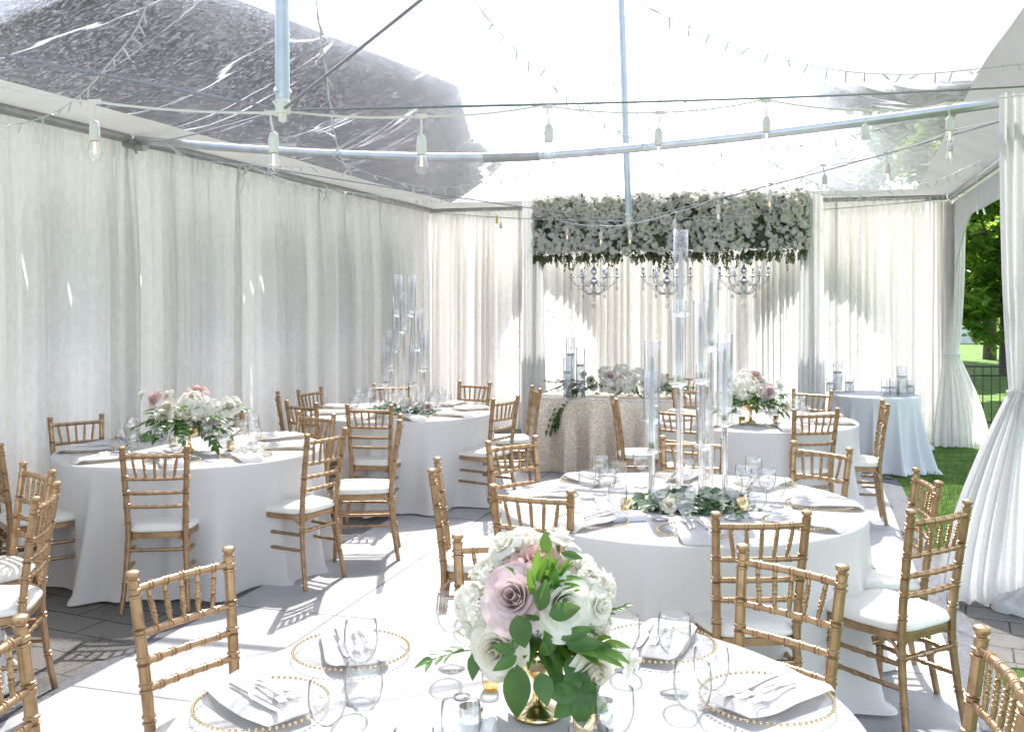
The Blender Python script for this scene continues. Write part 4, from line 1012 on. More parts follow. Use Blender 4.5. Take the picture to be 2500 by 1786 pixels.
def rose(mb, c, axis, Rr, seed, layers=5, open_=1.0):
    r = random.Random(seed); ax = Vector(axis).normalized(); q = ax.to_track_quat('Z', 'Y').to_matrix().to_4x4(); M4 = Matrix.Translation(Vector(c)) @ q
    for l in range(layers):
        t = l / max(1, layers - 1); np_ = (3, 4, 5, 5, 6, 7)[l % 6]
        for k in range(np_):
            a0 = 2 * PI * k / np_ + l * .7 + r.uniform(-.15, .15)
            R1 = Rr * (.16 + .62 * t ** .9) * r.uniform(.94, 1.06)
            petal(mb, M4, Rr * .10 + Rr * .18 * t, R1, -.45 * Rr, Rr * (.52 - .46 * t ** 1.3 * open_) * r.uniform(.95, 1.05), a0, (1.5 - .35 * t) * 3.1 / np_ + .18, (.05 + .42 * t * t), ruff=.10, seed=seed + k + l * 9)
def hydrangea(mb, c, axis, Rr, seed, n=85, fs=.26):
    r = random.Random(seed); ax = Vector(axis).normalized(); c = Vector(c)
    for i in range(n):
        d = Vector((r.gauss(0, 1), r.gauss(0, 1), r.gauss(0, 1))).normalized()
        if d.dot(ax) < -.35: d = -d
        p = c + d * Rr * r.uniform(.82, 1.0); nr = (d + Vector((r.gauss(0, .3), r.gauss(0, .3), r.gauss(0, .3)))).normalized()
        t = nr.orthogonal().normalized(); t.rotate(Matrix.Rotation(r.uniform(0, 6.28), 3, nr)); b = nr.cross(t); s = Rr * fs * r.uniform(.75, 1.15)
        for k in range(4):
            a = PI / 2 * k; e1 = t * math.cos(a) + b * math.sin(a); e2 = -t * math.sin(a) + b * math.cos(a)
            mb.add([p, p + e1 * s * .55 + e2 * s * .42 + nr * s * .12, p + e1 * s * 1.0 + nr * s * r.uniform(0, .25), p + e1 * s * .55 - e2 * s * .42 + nr * s * .12], [(0, 1, 2, 3)])
def leaf(mb, base, d, up, L, W, curl=.25, fold=.25, n=6):
    d = Vector(d).normalized(); up = Vector(up); s = d.cross(up)
    if s.length < 1e-4: s = d.orthogonal()
    s.normalize(); u = s.cross(d).normalized(); base = Vector(base); rows = []
    for j in range(n + 1):
        t = j / n; w_ = W * .5 * math.sin(PI * t ** .8) ** .85 if 0 < t < 1 else .0008
        p = base + d * L * t + u * (-curl * L * t * t)
        rows.append([p + s * w_ + u * w_ * fold, p + s * w_ * .5 + u * w_ * fold * .3, p, p - s * w_ * .5 + u * w_ * fold * .3, p - s * w_ + u * w_ * fold])
    mb.grid(rows)
def sprig(mb, p, d, L, nl, ll, lw, seed, droop=.4, stem=.0016, rnd_=.25, both=True):
    r = random.Random(seed); p = Vector(p); d = Vector(d).normalized(); pts = [p.copy()]; n = max(4, nl)
    for i in range(n):
        d = (d + Vector((r.gauss(0, .06), r.gauss(0, .06), r.gauss(0, .05) - droop / n))).normalized(); p = p + d * (L / n); pts.append(p.copy())
        s = d.cross(Vector((0, 0, 1)))
        if s.length < .1: s = Vector((1, 0, 0))
        s.normalize(); up = s.cross(d)
        for sg in ((-1, 1) if both else (1 if i % 2 else -1,)):
            ld = (d * .75 + s * sg * .8 + up * r.uniform(-.2, .5) + Vector((r.gauss(0, rnd_), r.gauss(0, rnd_), r.gauss(0, rnd_))) * .5)
            leaf(mb, p, ld, up + Vector((r.gauss(0, .3), r.gauss(0, .3), 0)), ll * r.uniform(.75, 1.15) * (1 - .3 * i / n), lw * r.uniform(.8, 1.1), r.uniform(.05, .4))
    leaf(mb, p, d, Vector((0, -.3, 1)), ll, lw, .2); mb.tube(pts, stem, 5)
def part(nm, fn, mat, root, sharp=0):
    mb = MB(); fn(mb); return mb.build(nm, M[mat], root, sharp=sharp)
def compote(root, h, rb, foot, mat='mercury_gold'):
    part('footed_vase', lambda mb: mb.lathe([(.001, .0), (foot, .0), (foot * 1.02, .006), (foot * .9, .014), (foot * .45, .024), (foot * .22, .04), (foot * .19, h * .45), (foot * .24, h * .52), (foot * .3, h * .56), (rb * .6, h * .62), (rb * .92, h * .78), (rb, h), (rb * .96, h), (rb * .88, h * .8), (rb * .5, h * .68), (.001, h * .66)], 28), mat, root)

# nearest bouquet; positions surveyed on the photo, depth from the mound shape
BQ = on(1312, 1745, TZ)
def bp_(px, py, front): # local point of the bouquet, 'front' metres nearer than its axis
    p = at(px, py, BQ.y - front); return p - Vector((BQ.x, BQ.y, TZ))
b1 = empty('rose_bouquet', (BQ.x, BQ.y, TZ)); tag(b1, 'bouquet of white and dusty pink roses in a footed gold vase on the nearest table', 'bouquet', 'bouquets on the tables')
compote(b1, .165, .052, .055)
cen = Vector((0, 0, .29))
def rs_(px, py, fr, Rr, mat, seed, name='rose', axis=None, layers=5, open_=1.0):
    c = bp_(px, py, fr); ax = axis or (c - cen) + Vector((0, -.06, .03)); part(name, lambda mb: rose(mb, c, ax, Rr, seed, layers, open_), mat, b1)
rs_(1252, 1455, .135, .072, 'petal_mauve', 3, axis=(-.25, -.85, .42), layers=6)
rs_(1318, 1372, .03, .074, 'petal_blush', 5, axis=(.1, -.45, 1), layers=6)
rs_(1380, 1478, .135, .068, 'petal_white', 7, axis=(.30, -.9, .22), layers=6)
rs_(1212, 1588, .12, .062, 'petal_cream', 9, axis=(-.35, -.9, .05), layers=6)
rs_(1452, 1640, .10, .056, 'petal_cream', 11, axis=(.35, -.85, -.35), layers=6)
rs_(1425, 1385, -.02, .058, 'petal_white', 12, axis=(.5, -.3, .8))
rs_(1395, 1420, .03, .045, 'petal_cream', 14, axis=(.4, -.6, .6), layers=4)
rs_(1275, 1325, -.04, .070, 'petal_white', 13, axis=(-.2, -.3, 1))
rs_(1225, 1322, -.02, .042, 'petal_white', 15, axis=(-.5, -.3, .7), layers=4)
rs_(1368, 1308, -.02, .046, 'petal_white', 17, axis=(.3, .2, 1), layers=4)
rs_(1470, 1480, .09, .038, 'petal_white', 18, axis=(.6, -.7, .1), layers=4)
rs_(1545, 1610, .03, .040, 'petal_white', 19, axis=(.9, -.3, .1), layers=3)
rs_(1465, 1535, .06, .032, 'petal_cream', 20, axis=(.8, -.6, 0), layers=4)
for px, py, fr, Rr, s in ((1175, 1475, .03, .062, 21), (1440, 1445, .03, .060, 22), (1205, 1410, -.01, .052, 23), (1180, 1532, .04, .042, 24), (1455, 1515, .04, .036, 27)):
    c = bp_(px, py, fr); part('hydrangea', lambda mb: hydrangea(mb, c, c - cen, Rr, s, 130, .25), 'petal_white', b1)
def fol1(mb):
    r = random.Random(4)
    for i in range(90):
        a = r.uniform(0, 2 * PI); d = Vector((math.cos(a), math.sin(a), r.uniform(-.5, .6))); leaf(mb, Vector((0, 0, .20)) + d * .03, d, Vector((0, 0, 1)), r.uniform(.08, .14), r.uniform(.03, .05), r.uniform(.1, .6))
part('foliage', fol1, 'leaf', b1)
def fol2(mb):
    for px, py, fr, px2, py2, fr2, L, W in ((1262, 1620, .13, 1262, 1745, .15, .115, .062), (1300, 1530, .14, 1285, 1500, .19, .055, .045), (1262, 1500, .19, 1275, 1550, .2, .07, .05), (1340, 1500, .19, 1380, 1490, .2, .07, .04), (1318, 1490, .17, 1330, 1430, .18, .07, .035), (1258, 1590, .17, 1205, 1575, .2, .06, .026), (1262, 1600, .17, 1220, 1625, .19, .06, .028),
                                          (1330, 1600, .12, 1340, 1550, .17, .07, .03), (1350, 1590, .13, 1330, 1540, .16, .06, .03), (1370, 1560, .14, 1420, 1540, .15, .075, .03), (1380, 1570, .14, 1450, 1570, .15, .085, .034), (1420, 1590, .10, 1480, 1580, .12, .07, .04), (1390, 1600, .1, 1410, 1660, .13, .07, .045), (1160, 1590, .08, 1155, 1640, .1, .06, .03), (1320, 1640, .12, 1330, 1690, .14, .07, .045), (1350, 1640, .1, 1370, 1690, .12, .06, .05)):
        p, q = bp_(px, py, fr), bp_(px2, py2, fr2); leaf(mb, p, q - p, Vector((0, -1, .45)), L, W, .15, .22, 8)
    p = bp_(1400, 1640, .10); c2 = bp_(1412, 1690, .12)
    mb.tube([bp_(1370, 1600, .08), p, c2], .0022, 6)
    for ang in range(7):
        a = 2 * PI * ang / 7 + .35; d = Vector((math.cos(a), -.25, math.sin(a) * .95)); leaf(mb, c2, d, Vector((0, -1, .1)), .075 if math.sin(a) < .3 else .05, .048, .22, .2, 8)
    for k in range(12):
        d = Vector((math.cos(k * .55) * .6, -.5, .5 + .3 * math.sin(k * 2.1))); leaf(mb, bp_(1325, 1440, .10) + Vector((.003 * k, 0, .002 * k)), d, Vector((0, -.6, 1)), .07, .022, .1, .25)
    sprig(mb, bp_(1160, 1585, .05), (-1, -.2, .02), .10, 4, .045, .018, 5, .3); sprig(mb, bp_(1460, 1500, .05), (1, -.1, .35), .06, 3, .03, .012, 8, .2)
    leaf(mb, bp_(1335, 1350, .05), bp_(1330, 1295, .05) - bp_(1335, 1350, .05), Vector((-.3, -1, 0)), .05, .03, .1)
    leaf(mb, bp_(1370, 1350, .05), bp_(1420, 1360, .06) - bp_(1370, 1350, .05), Vector((0, -.7, .6)), .05, .022, .1)
    mb.tube([bp_(1362, 1380, .02), bp_(1364, 1325, -.01)], .003, 6); mb.tube([bp_(1470, 1600, .05), bp_(1510, 1622, .05), bp_(1545, 1612, .035)], .0022, 6)
part('foliage', fol2, 'leaf', b1)
def fol3(mb):
    r = random.Random(14)
    for i in range(26):
        p = bp_(r.uniform(1300, 1360), r.uniform(1400, 1480), r.uniform(.08, .15)); leaf(mb, p, Vector((r.gauss(.3, .5), -.3, r.gauss(.7, .4))), Vector((0, -.6, 1)), r.uniform(.05, .085), .02, .15, .3)
    for i in range(10):
        p = bp_(r.uniform(1380, 1470), r.uniform(1560, 1590), r.uniform(.09, .13)); leaf(mb, p, Vector((r.gauss(.7, .4), -.35, r.gauss(.1, .3))), Vector((0, -.5, 1)), r.uniform(.05, .08), .026, .25, .3)
part('bright_leaves', fol3, 'leaf_bright', b1)

def bouquet(loc, scale, label, seed, spec, vase_h=.17, fw=.24, fh=.14, fol=90, low=False):
    o = empty('bouquet', (loc[0], loc[1], TZ)); tag(o, label, 'bouquet', 'bouquets on the tables'); r = random.Random(seed)
    compote(o, vase_h, .085, .05)
    for nm, x, z, y, Rr, mat in spec:
        c = Vector((x, -y, z)); ax = Vector((x * .8, -.14 - y * .5, (z - vase_h - .02) * .9))
        if nm == 'hydrangea': part('hydrangea', lambda mb: hydrangea(mb, c, ax, Rr, seed + int(x * 100), 80, .28), mat, o)
        else: part('rose', lambda mb: rose(mb, c, ax, Rr, seed + int(x * 100) + int(z * 57), 5), mat, o)
    def fo(mb):
        for i in range(fol):
            a = r.uniform(0, 2 * PI); d = Vector((math.cos(a) * fw, math.sin(a) * fw * .6, r.uniform(-.06, fh)))
            leaf(mb, Vector((0, 0, vase_h + .01)) + d * r.uniform(.1, .75), d + Vector((0, 0, r.uniform(-.1, .12))), Vector((0, -.3, 1)), r.uniform(.06, .11), r.uniform(.025, .045), r.uniform(.05, .5))
        for i in range(16):
            a = r.uniform(PI * .85, 2.15 * PI); sprig(mb, (math.cos(a) * .07, math.sin(a) * .06, vase_h + .03), (math.cos(a), math.sin(a) * .6, r.uniform(-.3, .5)), fw * r.uniform(.6, 1.05), 6, .065, .03, seed + i, .5)
    part('foliage', fo, 'leaf', o); return o
W_, C_, Bl, Mv = 'petal_white', 'petal_cream', 'petal_blush', 'petal_mauve'
bouquet((-2.06, 6.36), 1, 'low wide bouquet of white hydrangea and blush roses on the left table', 41, [
    ('hydrangea', .05, .285, .07, .105, W_), ('hydrangea', .15, .26, .05, .08, W_), ('hydrangea', -.02, .25, -.06, .10, W_), ('rose', -.12, .29, .08, .058, C_), ('rose', -.13, .215, .10, .062, C_), ('rose', .17, .205, .09, .050, Mv), ('rose', .05, .385, .0, .062, Bl), ('rose', -.22, .34, .03, .058, Bl), ('rose', -.14, .365, .0, .036, W_), ('rose', -.30, .365, .02, .036, W_), ('rose', .27, .29, .03, .062, W_), ('rose', .30, .30, -.02, .05, W_), ('rose', -.36, .16, .05, .048, W_), ('rose', .05, .20, .11, .03, C_), ('rose', .26, .20, .06, .04, W_), ('rose', -.22, .22, .06, .045, W_)], fw=.33, fol=120)
bouquet((1.87, 7.80), 1, 'small bouquet with a white hydrangea and a mauve rose on the far right table', 61, [
    ('hydrangea', -.06, .29, .06, .115, W_), ('hydrangea', -.10, .21, .05, .07, W_), ('rose', .13, .26, .10, .062, Mv), ('rose', .04, .385, .02, .055, Bl), ('rose', -.04, .40, .0, .05, W_), ('rose', .23, .30, .02, .045, W_), ('rose', .08, .34, .03, .05, W_), ('rose', .27, .13, .06, .05, C_), ('hydrangea', .06, .27, -.08, .10, W_), ('rose', .09, .22, .11, .03, C_), ('rose', -.17, .34, .0, .03, C_)], fw=.24)
def garland(loc, label, seed, rx, ry, roses, z=TZ, euc=True, n=120):
    o = empty('greenery_garland', (loc[0], loc[1], z)); tag(o, label, 'garland', 'greenery lying round the candle stems'); r = random.Random(seed)
    def fo(mb):
        for i in range(n):
            a = r.uniform(0, 2 * PI); k = math.sqrt(r.uniform(.05, 1)); p = Vector((rx * k * math.cos(a), ry * k * math.sin(a), r.uniform(.01, .09) * (1.15 - k)))
            d = Vector((math.cos(a) + r.gauss(0, .5), math.sin(a) + r.gauss(0, .5), r.uniform(-.1, .7))); L = r.uniform(.045, .075); leaf(mb, p, d, Vector((r.gauss(0, .3), -.5, 1)), L, L * .85, r.uniform(.1, .4), .12)
    part('eucalyptus_leaves', fo, 'eucalyptus' if euc else 'leaf', o)
    def f2(mb):
        for i in range(8):
            a = 2 * PI * i / 8 + r.uniform(-.3, .3); sprig(mb, (rx * .5 * math.cos(a), ry * .5 * math.sin(a), .03), (math.cos(a), math.sin(a), .15), rx * .75, 5, .055, .024, seed + i, .45)
    part('foliage', f2, 'leaf', o)
    for x, y, zz, Rr, mt in roses: part('rose', lambda mb: rose(mb, (x, y, zz), (x * .5, -.7, .7), Rr, seed + int(x * 99), 4), mt, o)
garland((.84, 4.66), 'round-leaved eucalyptus and white blooms round the tall crystal candle stems', 81, .24, .17, [(-.13, -.17, .045, .036, C_), (-.02, -.1, .085, .026, W_), (.17, -.02, .07, .034, W_)], n=260)
garland((-.93, 8.55), 'leaf garland with a few roses round the far left candle stems', 91, .30, .14, [(.03, -.05, .10, .05, C_), (.21, -.06, .06, .04, Mv), (.12, -.1, .05, .034, C_), (-.1, -.1, .05, .035, W_)], n=110)
# long arrangement on the sequin table with a trailing tail
sw = empty('sweetheart_flowers', (SQ[0] + .02, SQ[1] + .05, .7625), TRZ); tag(sw, 'long arrangement of white hydrangea and leaves trailing over the sequin table edge', 'bouquet', 'bouquets on the tables'); r = random.Random(31)
for x, z, y, Rr in ((.05, .14, .12, .10), (-.12, .10, .16, .085), (-.17, .22, .05, .075), (.16, .2, .06, .085), (.30, .09, .12, .085), (.10, .07, .2, .07), (-.02, .24, .0, .08), (.38, .17, .03, .07)):
    part('hydrangea', lambda mb: hydrangea(mb, (x, -y, z), (x, -.2, .2), Rr, 5 + int(x * 100), 75, .3), W_, sw)
for x, z, y, Rr, mt in ((-.10, .205, .15, .058, Mv), (-.05, .09, .22, .055, C_), (-.32, .16, .08, .045, W_), (-.28, .09, .12, .042, W_), (.45, .11, .1, .05, W_), (-.4, .21, .04, .035, C_), (.24, .14, .18, .04, C_)):
    part('rose', lambda mb: rose(mb, (x, -y, z), (x * .5, -.8, .5), Rr, 9 + int(x * 100), 5), mt, sw)
def swf(mb):
    for i in range(150):
        x = r.uniform(-.5, .6); p = Vector((x, r.uniform(-.18, .1), r.uniform(.01, .15))); leaf(mb, p, Vector((r.gauss(x, .6), -.6, r.gauss(.25, .4))), Vector((0, -.4, 1)), r.uniform(.06, .1), r.uniform(.025, .045), r.uniform(.1, .5))
    for i in range(16):
        x = r.uniform(-.5, -.15) if i % 3 else r.uniform(.2, .6); sprig(mb, (x, -.1, .08), (-1 if x < 0 else 1, -.35, r.uniform(-.1, .6)), r.uniform(.2, .34), 7, .06, .022, 100 + i, .5)
    for i in range(9): sprig(mb, (-.42 + .05 * r.random(), -.22 - .04 * r.random(), .05), (-.75 + r.gauss(0, .12), -.55, .0), r.uniform(.36, .56), 9, .065, .022, 140 + i, 2.1)
part('foliage', swf, 'leaf', sw)

# ---------------------------------------------------------------- candle stems with glass tubes
def candle_stem(px, ydish, ytop, Y, label, group, sc=1.0, tz=TZ):
    s = FPX / Y; x = (px - 1250) / s; zd = CAM_H + (HORIZON - ydish) / s - tz; zt = CAM_H + (HORIZON - ytop) / s - tz
    o = empty('crystal_candle_stem', (x, Y, tz)); tag(o, label, 'candle holder', group)
    part('base', lambda mb: mb.lathe([(.001, .001), (.045, .001), (.045, .010), (.02, .016), (.014, .022)], 20), 'crystal', o)
    part('stem', lambda mb: mb.lathe([(.0135, .02), (.0135, zd - .012), (.001, zd - .011)], 12), 'crystal', o)
    part('dish', lambda mb: mb.lathe([(.012, zd - .012), (.020, zd - .008), (.046, zd + .006), (.048, zd + .010), (.040, zd + .011), (.022, zd + .004), (.017, zd + .012), (.020, zd + .03), (.025, zd + .044), (.022, zd + .046), (.013, zd + .02), (.001, zd + .018)], 20), 'crystal', o)
    t = part('glass_tube', lambda mb: mb.lathe([(.0365, zd + .012), (.0365, zt), (.0352, zt), (.0352, zd + .012)], 26), 'tube_glass', o)
    part('rim', lambda mb: mb.tube([(.036 * math.cos(2 * PI * k / 26), .036 * math.sin(2 * PI * k / 26), zt) for k in range(27)], .0014, 5), 'tube_glass', t)
    zc = zd + .04; zh = zd + .04 + (zt - zd) * .70
    c = part('taper_candle', lambda mb: mb.lathe([(.010, zc - .02), (.0105, zc), (.009, zh - .03), (.006, zh - .005), (.001, zh)], 10), 'wax', o)
    part('wick', lambda mb: mb.tube([(0, 0, zh - .003), (.001, 0, zh + .008)], .0009, 5), 'black_iron', c)
MG = 'clear tall candle stems on the right table'
for px, yd, yt, Y, lb in ((1592, 1030, 832, 4.72, 'left crystal stem of the right table with its tube top at mid height'), (1590, 1104, 906, 4.60, 'shortest crystal stem at the left front of the right table'), (1656, 940, 735, 4.66, 'front centre crystal stem of the right table, second tallest tube on the left'), (1662, 768, 562, 4.80, 'tallest crystal candle stem with its tube reaching the flower header'), (1711, 932, 734, 4.70, 'crystal stem right of centre on the right table with a plain middle tube'), (1736, 853, 648, 4.78, 'second tallest crystal stem, right of the tallest tube'), (1769, 1036, 836, 4.68, 'rightmost crystal stem of the right table'), (1717, 1093, 890, 4.86, 'short crystal stem at the back of the right table, behind the others'), (1770, 1000, 815, 4.92, 'rear right crystal stem whose tube rim shows above the rightmost one')):
    candle_stem(px, yd, yt, Y, lb, MG)
for k, (x, yd, yt, dy, lb) in enumerate(((398, 395, 165, .06, 'far left table tube, tallest on the left'), (475, 395, 165, .02, 'far left table tube, tallest on the right'), (432, 490, 262, -.04, 'far left table tube in the middle, third tallest'), (390, 595, 362, -.02, 'far left table tube below the left tallest one'), (513, 590, 362, .0, 'far left table tube right of centre at mid height'), (355, 705, 480, -.03, 'far left table tube second from the left edge'), (545, 710, 480, -.03, 'far left table tube at the right edge'), (330, 790, 562, -.08, 'far left table tube at the left edge, short'), (485, 795, 562, -.1, 'far left table tube low in the front'))):
    candle_stem(800 + x / 2.32, 600 + yd / 2.32, 600 + yt / 2.32, 8.62 + dy, 'clear crystal stem and ' + lb, 'clear candle stems on the far left table')

# cylinder vases with water and floating candles
def cyl(x, y, z, r, h, wl, label, group):
    o = empty('cylinder_vase', (x, y, z)); tag(o, label, 'candle vase', group)
    part('glass_cylinder', lambda mb: mb.lathe([(.001, .001), (r, .001), (r, h), (r - .002, h), (r - .002, .012), (.001, .012)], 24), 'tube_glass', o)
    part('water', lambda mb: mb.lathe([(.001, .013), (r - .003, .013), (r - .003, wl), (.001, wl)], 24), 'water', o)
    part('floating_candle', lambda mb: mb.lathe([(.001, wl - .012), (r * .6, wl - .010), (r * .86, wl + .006), (r * .8, wl + .012), (.001, wl + .013)], 20), 'wax', o)
GV = 'water-filled cylinder vases with floating candles'
for px, yb, w_, yt, wl, lb in ((1392, 966, 22, 823, 866, 'tall water cylinder at the back of the three on the sequin table'), (1386, 971, 22, 872, 909, 'shorter water cylinder at the front left of the sequin table'), (1417, 968, 23, 849, 892, 'water cylinder at the right of the three on the sequin table')):
    p = on(px, yb, .762); s = FPX / p.y; cyl(p.x, p.y, .762, w_ / 2 / s, (yb - yt) / s, (yb - wl) / s, lb, GV)
for x, yb, yt, wl, w_, lb in ((877, 828, 745, 778, 53, 'short water cylinder at the left edge of the small corner table'), (916, 822, 655, 716, 55, 'tall water cylinder in the left group on the small corner table'), (984, 826, 745, 775, 53, 'short water cylinder right of the tall one in the left group on the corner table'), (1189, 852, 745, 800, 53, 'short water cylinder at the left of the right group on the corner table'), (1237, 849, 765, 800, 54, 'low water cylinder between the taller ones in the right group on the corner table'), (1282, 850, 680, 740, 60, 'tall water cylinder in the right group on the small corner table'), (1331, 846, 765, 795, 42, 'low water cylinder at the right edge of the small corner table')):
    p = on(1650 + x / 2.32, 600 + yb / 2.32, .76); s = FPX / p.y; cyl(p.x, p.y, .7585, w_ / 2.32 / 2 / s, (yb - yt) / 2.32 / s, (yb - wl) / 2.32 / s, lb, GV)
# small candle cups, table-number boxes
def cup(p, r, h, mat, label):
    o = empty('candle_cup', (p.x, p.y, TZ)); tag(o, label, 'candle cup', 'small metallic candle cups')
    part('cup', lambda mb: mb.lathe([(.001, .001), (r * .85, .001), (r * .88, .004), (r, h), (r * .94, h), (r * .82, .01), (.001, .009)], 20), mat, o)
    part('candle', lambda mb: mb.lathe([(.001, .011), (r * .8, .011), (r * .8, h * .5), (.001, h * .52)], 14), 'wax', o)
cup(on(1150, 1790, TZ), .028, .062, 'mercury_silver', 'silver mercury glass candle cup seen through a goblet at bottom centre')
cup(on(1472, 1775, TZ), .026, .062, 'mercury_silver', 'silver mercury glass candle cup behind the goblet right of the vase foot')
cup(on(1425, 1790, TZ), .026, .05, 'mercury_gold', 'gold candle cup at the bottom edge under the hanging leaves')
am = empty('amber_votive', tuple(on(1198, 1682, TZ))); tag(am, 'clear tapered votive glass with an amber base beside the white rose', 'candle cup')
part('glass', lambda mb: mb.lathe([(.0205, .012), (.026, .065), (.025, .065), (.0195, .014)], 20), 'glass', am); part('amber_base', lambda mb: mb.lathe([(.001, .001), (.018, .002), (.0208, .012), (.0195, .017), (.001, .012)], 20), 'amber_glass', am)
for tb, nm, ps in ((TM, 'the tall candle table', ((-.28, -.2), (.25, -.2))), (TL, 'the left table', ((.28, -.1), (-.15, .1))), (TRB, 'the far right table', ((-.17, -.34), (.12, -.25)))):
    for i, (dx, dy) in enumerate(ps): cup(Vector((tb[0] + dx, tb[1] + dy, 0)), .027, .06, 'mercury_gold', 'gold mercury glass candle cup on the %s of %s' % ('left' if dx < 0 else 'right', nm))
bx = empty('white_box', tuple(on(1120, 1786, TZ)), -.12); tag(bx, 'flat white card box lying on the nearest table at the bottom edge', 'box', 'flat white boxes on the tables')
part('box_body', lambda mb: mb.box(0, -.05, .016, .165, .13, .03), 'porcelain', bx, 30)
bx = empty('white_box', (.50, 4.38, TZ), .25); tag(bx, 'flat pale box beside the eucalyptus on the right table', 'box', 'flat white boxes on the tables')
part('box_body', lambda mb: mb.box(0, 0, .013, .16, .11, .024), 'linen_cool', bx, 30)
wh = empty('number_holder', tuple(on(1128, 1700, TZ))); tag(wh, 'thin wire loop number holder left of the amber votive', 'stand')
part('wire_loop', lambda mb: mb.tube([(.014 * math.sin(2 * PI * k / 20), .004 * math.cos(k), .085 + .042 * math.cos(2 * PI * k / 20 + PI)) for k in range(21)], .0011, 5), 'steel', wh)
part('wire_stem', lambda mb: mb.tube([(0, 0, .001), (0, 0, .044)], .0011, 5), 'steel', wh); part('base', lambda mb: mb.lathe([(.001, .0), (.02, .0), (.02, .004), (.001, .005)], 16), 'steel', wh)
# ---------------------------------------------------------------- backdrop frame, flower header, chandeliers
BA = Vector((.26, 11.4, 0)); BD = Vector((UX, UY, 0)); BN = Vector((-VX, -VY, 0)); BW = 3.02      # BN points to the room
def BPt(s, z, n=0.0): return BA + BD * s + BN * n + Vector((0, 0, z))
bf = empty('backdrop_frame', BPt(BW / 2, 0)); tag(bf, 'metal backdrop frame carrying the flower header', 'frame'); inv = Matrix.Translation(-Vector(bf.location))
for s in (.0, BW):
    mb = MB(); mb.tube([inv @ BPt(s, .01), inv @ BPt(s, 2.84)], .022, 10); mb.build('upright', M['alu'], bf)
    mb = MB(); q = inv @ BPt(s, .016); mb.box(q.x, q.y, q.z, .4, .4, .012, TRZ); mb.build('base_plate', M['dull_alu'], bf)
mb = MB(); mb.tube([inv @ BPt(0, 2.76), inv @ BPt(BW, 2.76)], .022, 10); mb.build('crossbar', M['alu'], bf)
for s, lb in ((-.02, 'white drape hanging on the left post of the flower backdrop'), (BW + .02, 'white drape hanging on the right post of the flower backdrop')):
    a, b_ = BPt(s - .11, 0, .05), BPt(s + .11, 0, .05); c, d = BPt(s - .15, 0, .12), BPt(s + .20, 0, .12)
    if s < 0: c, d = BPt(s - .10, 0, .12), BPt(s + .20, 0, .12)
    else: c, d = BPt(s - .16, 0, .1), BPt(s + .14, 0, .1)
    tied_drape(lb, (a.x, a.y), (b_.x, b_.y), 2.85, None, 0, 0, (c.x, c.y), (d.x, d.y), .035, 20 + int(s), mat='sheer', folds=5, name='post_drape', group='drapes on the backdrop posts', puddle=.1)
fh = empty('flower_header', BPt(BW / 2, 2.5)); tag(fh, 'deep horizontal bank of white blossoms with fern hanging beneath', 'flower header'); inv = Matrix.Translation(-Vector(fh.location)); r = random.Random(8)
def orchid_mesh(seed):
    q = random.Random(seed); mb = MB(); n = q.choice((5, 5, 6))
    for k in range(n):
        a = 2 * PI * k / n + q.uniform(-.2, .2); L = q.uniform(.042, .058); d = Vector((math.cos(a), math.sin(a), q.uniform(.1, .55))); leaf(mb, (0, 0, 0), d, (0, 0, 1), L, L * q.uniform(.75, 1.0), q.uniform(-.1, .35), .2, 4)
    for k in range(3):
        a = 2 * PI * k / 3; leaf(mb, (0, 0, .004), (math.cos(a), math.sin(a), 1.4), (math.cos(a), math.sin(a), 0), .022, .018, -.2, .2, 3)
    return mb
OM = [orchid_mesh(s).mesh('blossom', M['petal_orchid'], sharp=0) for s in range(6)]; OMB = [orchid_mesh(s) for s in range(6)]
CR = [MB() for _ in range(3)]
for k in range(3): rose(CR[k], (0, 0, 0), (0, 0, 1), .055, 60 + k, 4)
CRM = [c.mesh('blossom', M['petal_white'], sharp=0) for c in CR]
stuff = MB(); stuff2 = MB(); cnt = 0
Hb, Ht, Dp = 2.25, 2.85, .20
cand = []
for i in range(1750):
    f = r.random(); s = r.uniform(.06, BW - .06); z = r.uniform(Hb, Ht); n = Dp
    if f < .74:
        nd = BN.copy(); n = Dp + .05 * noise.noise(Vector((s * 4, z * 4, 2))) + r.uniform(-.05, .03)
    elif f < .9: nd = Vector((0, 0, 1)) + BN * .3; z = Ht + r.uniform(-.02, .05); n = r.uniform(-.12, Dp)
    else: nd = BD * (-1 if s < BW / 2 else 1); s = .03 if s < BW / 2 else BW - .03; n = r.uniform(-.1, Dp)
    if noise.noise(Vector((s * 2.6, z * 3.2, 7))) > .36 and r.random() < .6: continue
    nd = (nd + Vector((r.gauss(0, .4), r.gauss(0, .4), r.gauss(.05, .4)))).normalized(); cand.append((s, z, n, nd, r.random()))
for i, (s, z, n, nd, q) in enumerate(cand):
    p = inv @ BPt(s, z, n); rot = nd.to_track_quat('Z', 'Y'); sc = .50 + .40 * ((i * 37) % 11) / 11
    big = z > 2.55 and q < .6 or q < .06
    if i < 98:
        o = inst('blossom', (CRM[i % 3] if big else OM[i % 6]), fh, p, rot.to_euler(), sc)
    else:
        src = CR[i % 3] if big else OMB[i % 6]; m4 = Matrix.Translation(p) @ rot.to_matrix().to_4x4() @ Matrix.Scale(sc, 4)
        (stuff2 if big else stuff).add([m4 @ Vector(v) for v in src.v], src.f)
o = stuff.build('orchid_blossoms', M['petal_orchid'], fh, sharp=0); o['kind'] = 'stuff'
o = stuff2.build('rose_blossoms', M['petal_white'], fh, sharp=0); o['kind'] = 'stuff'
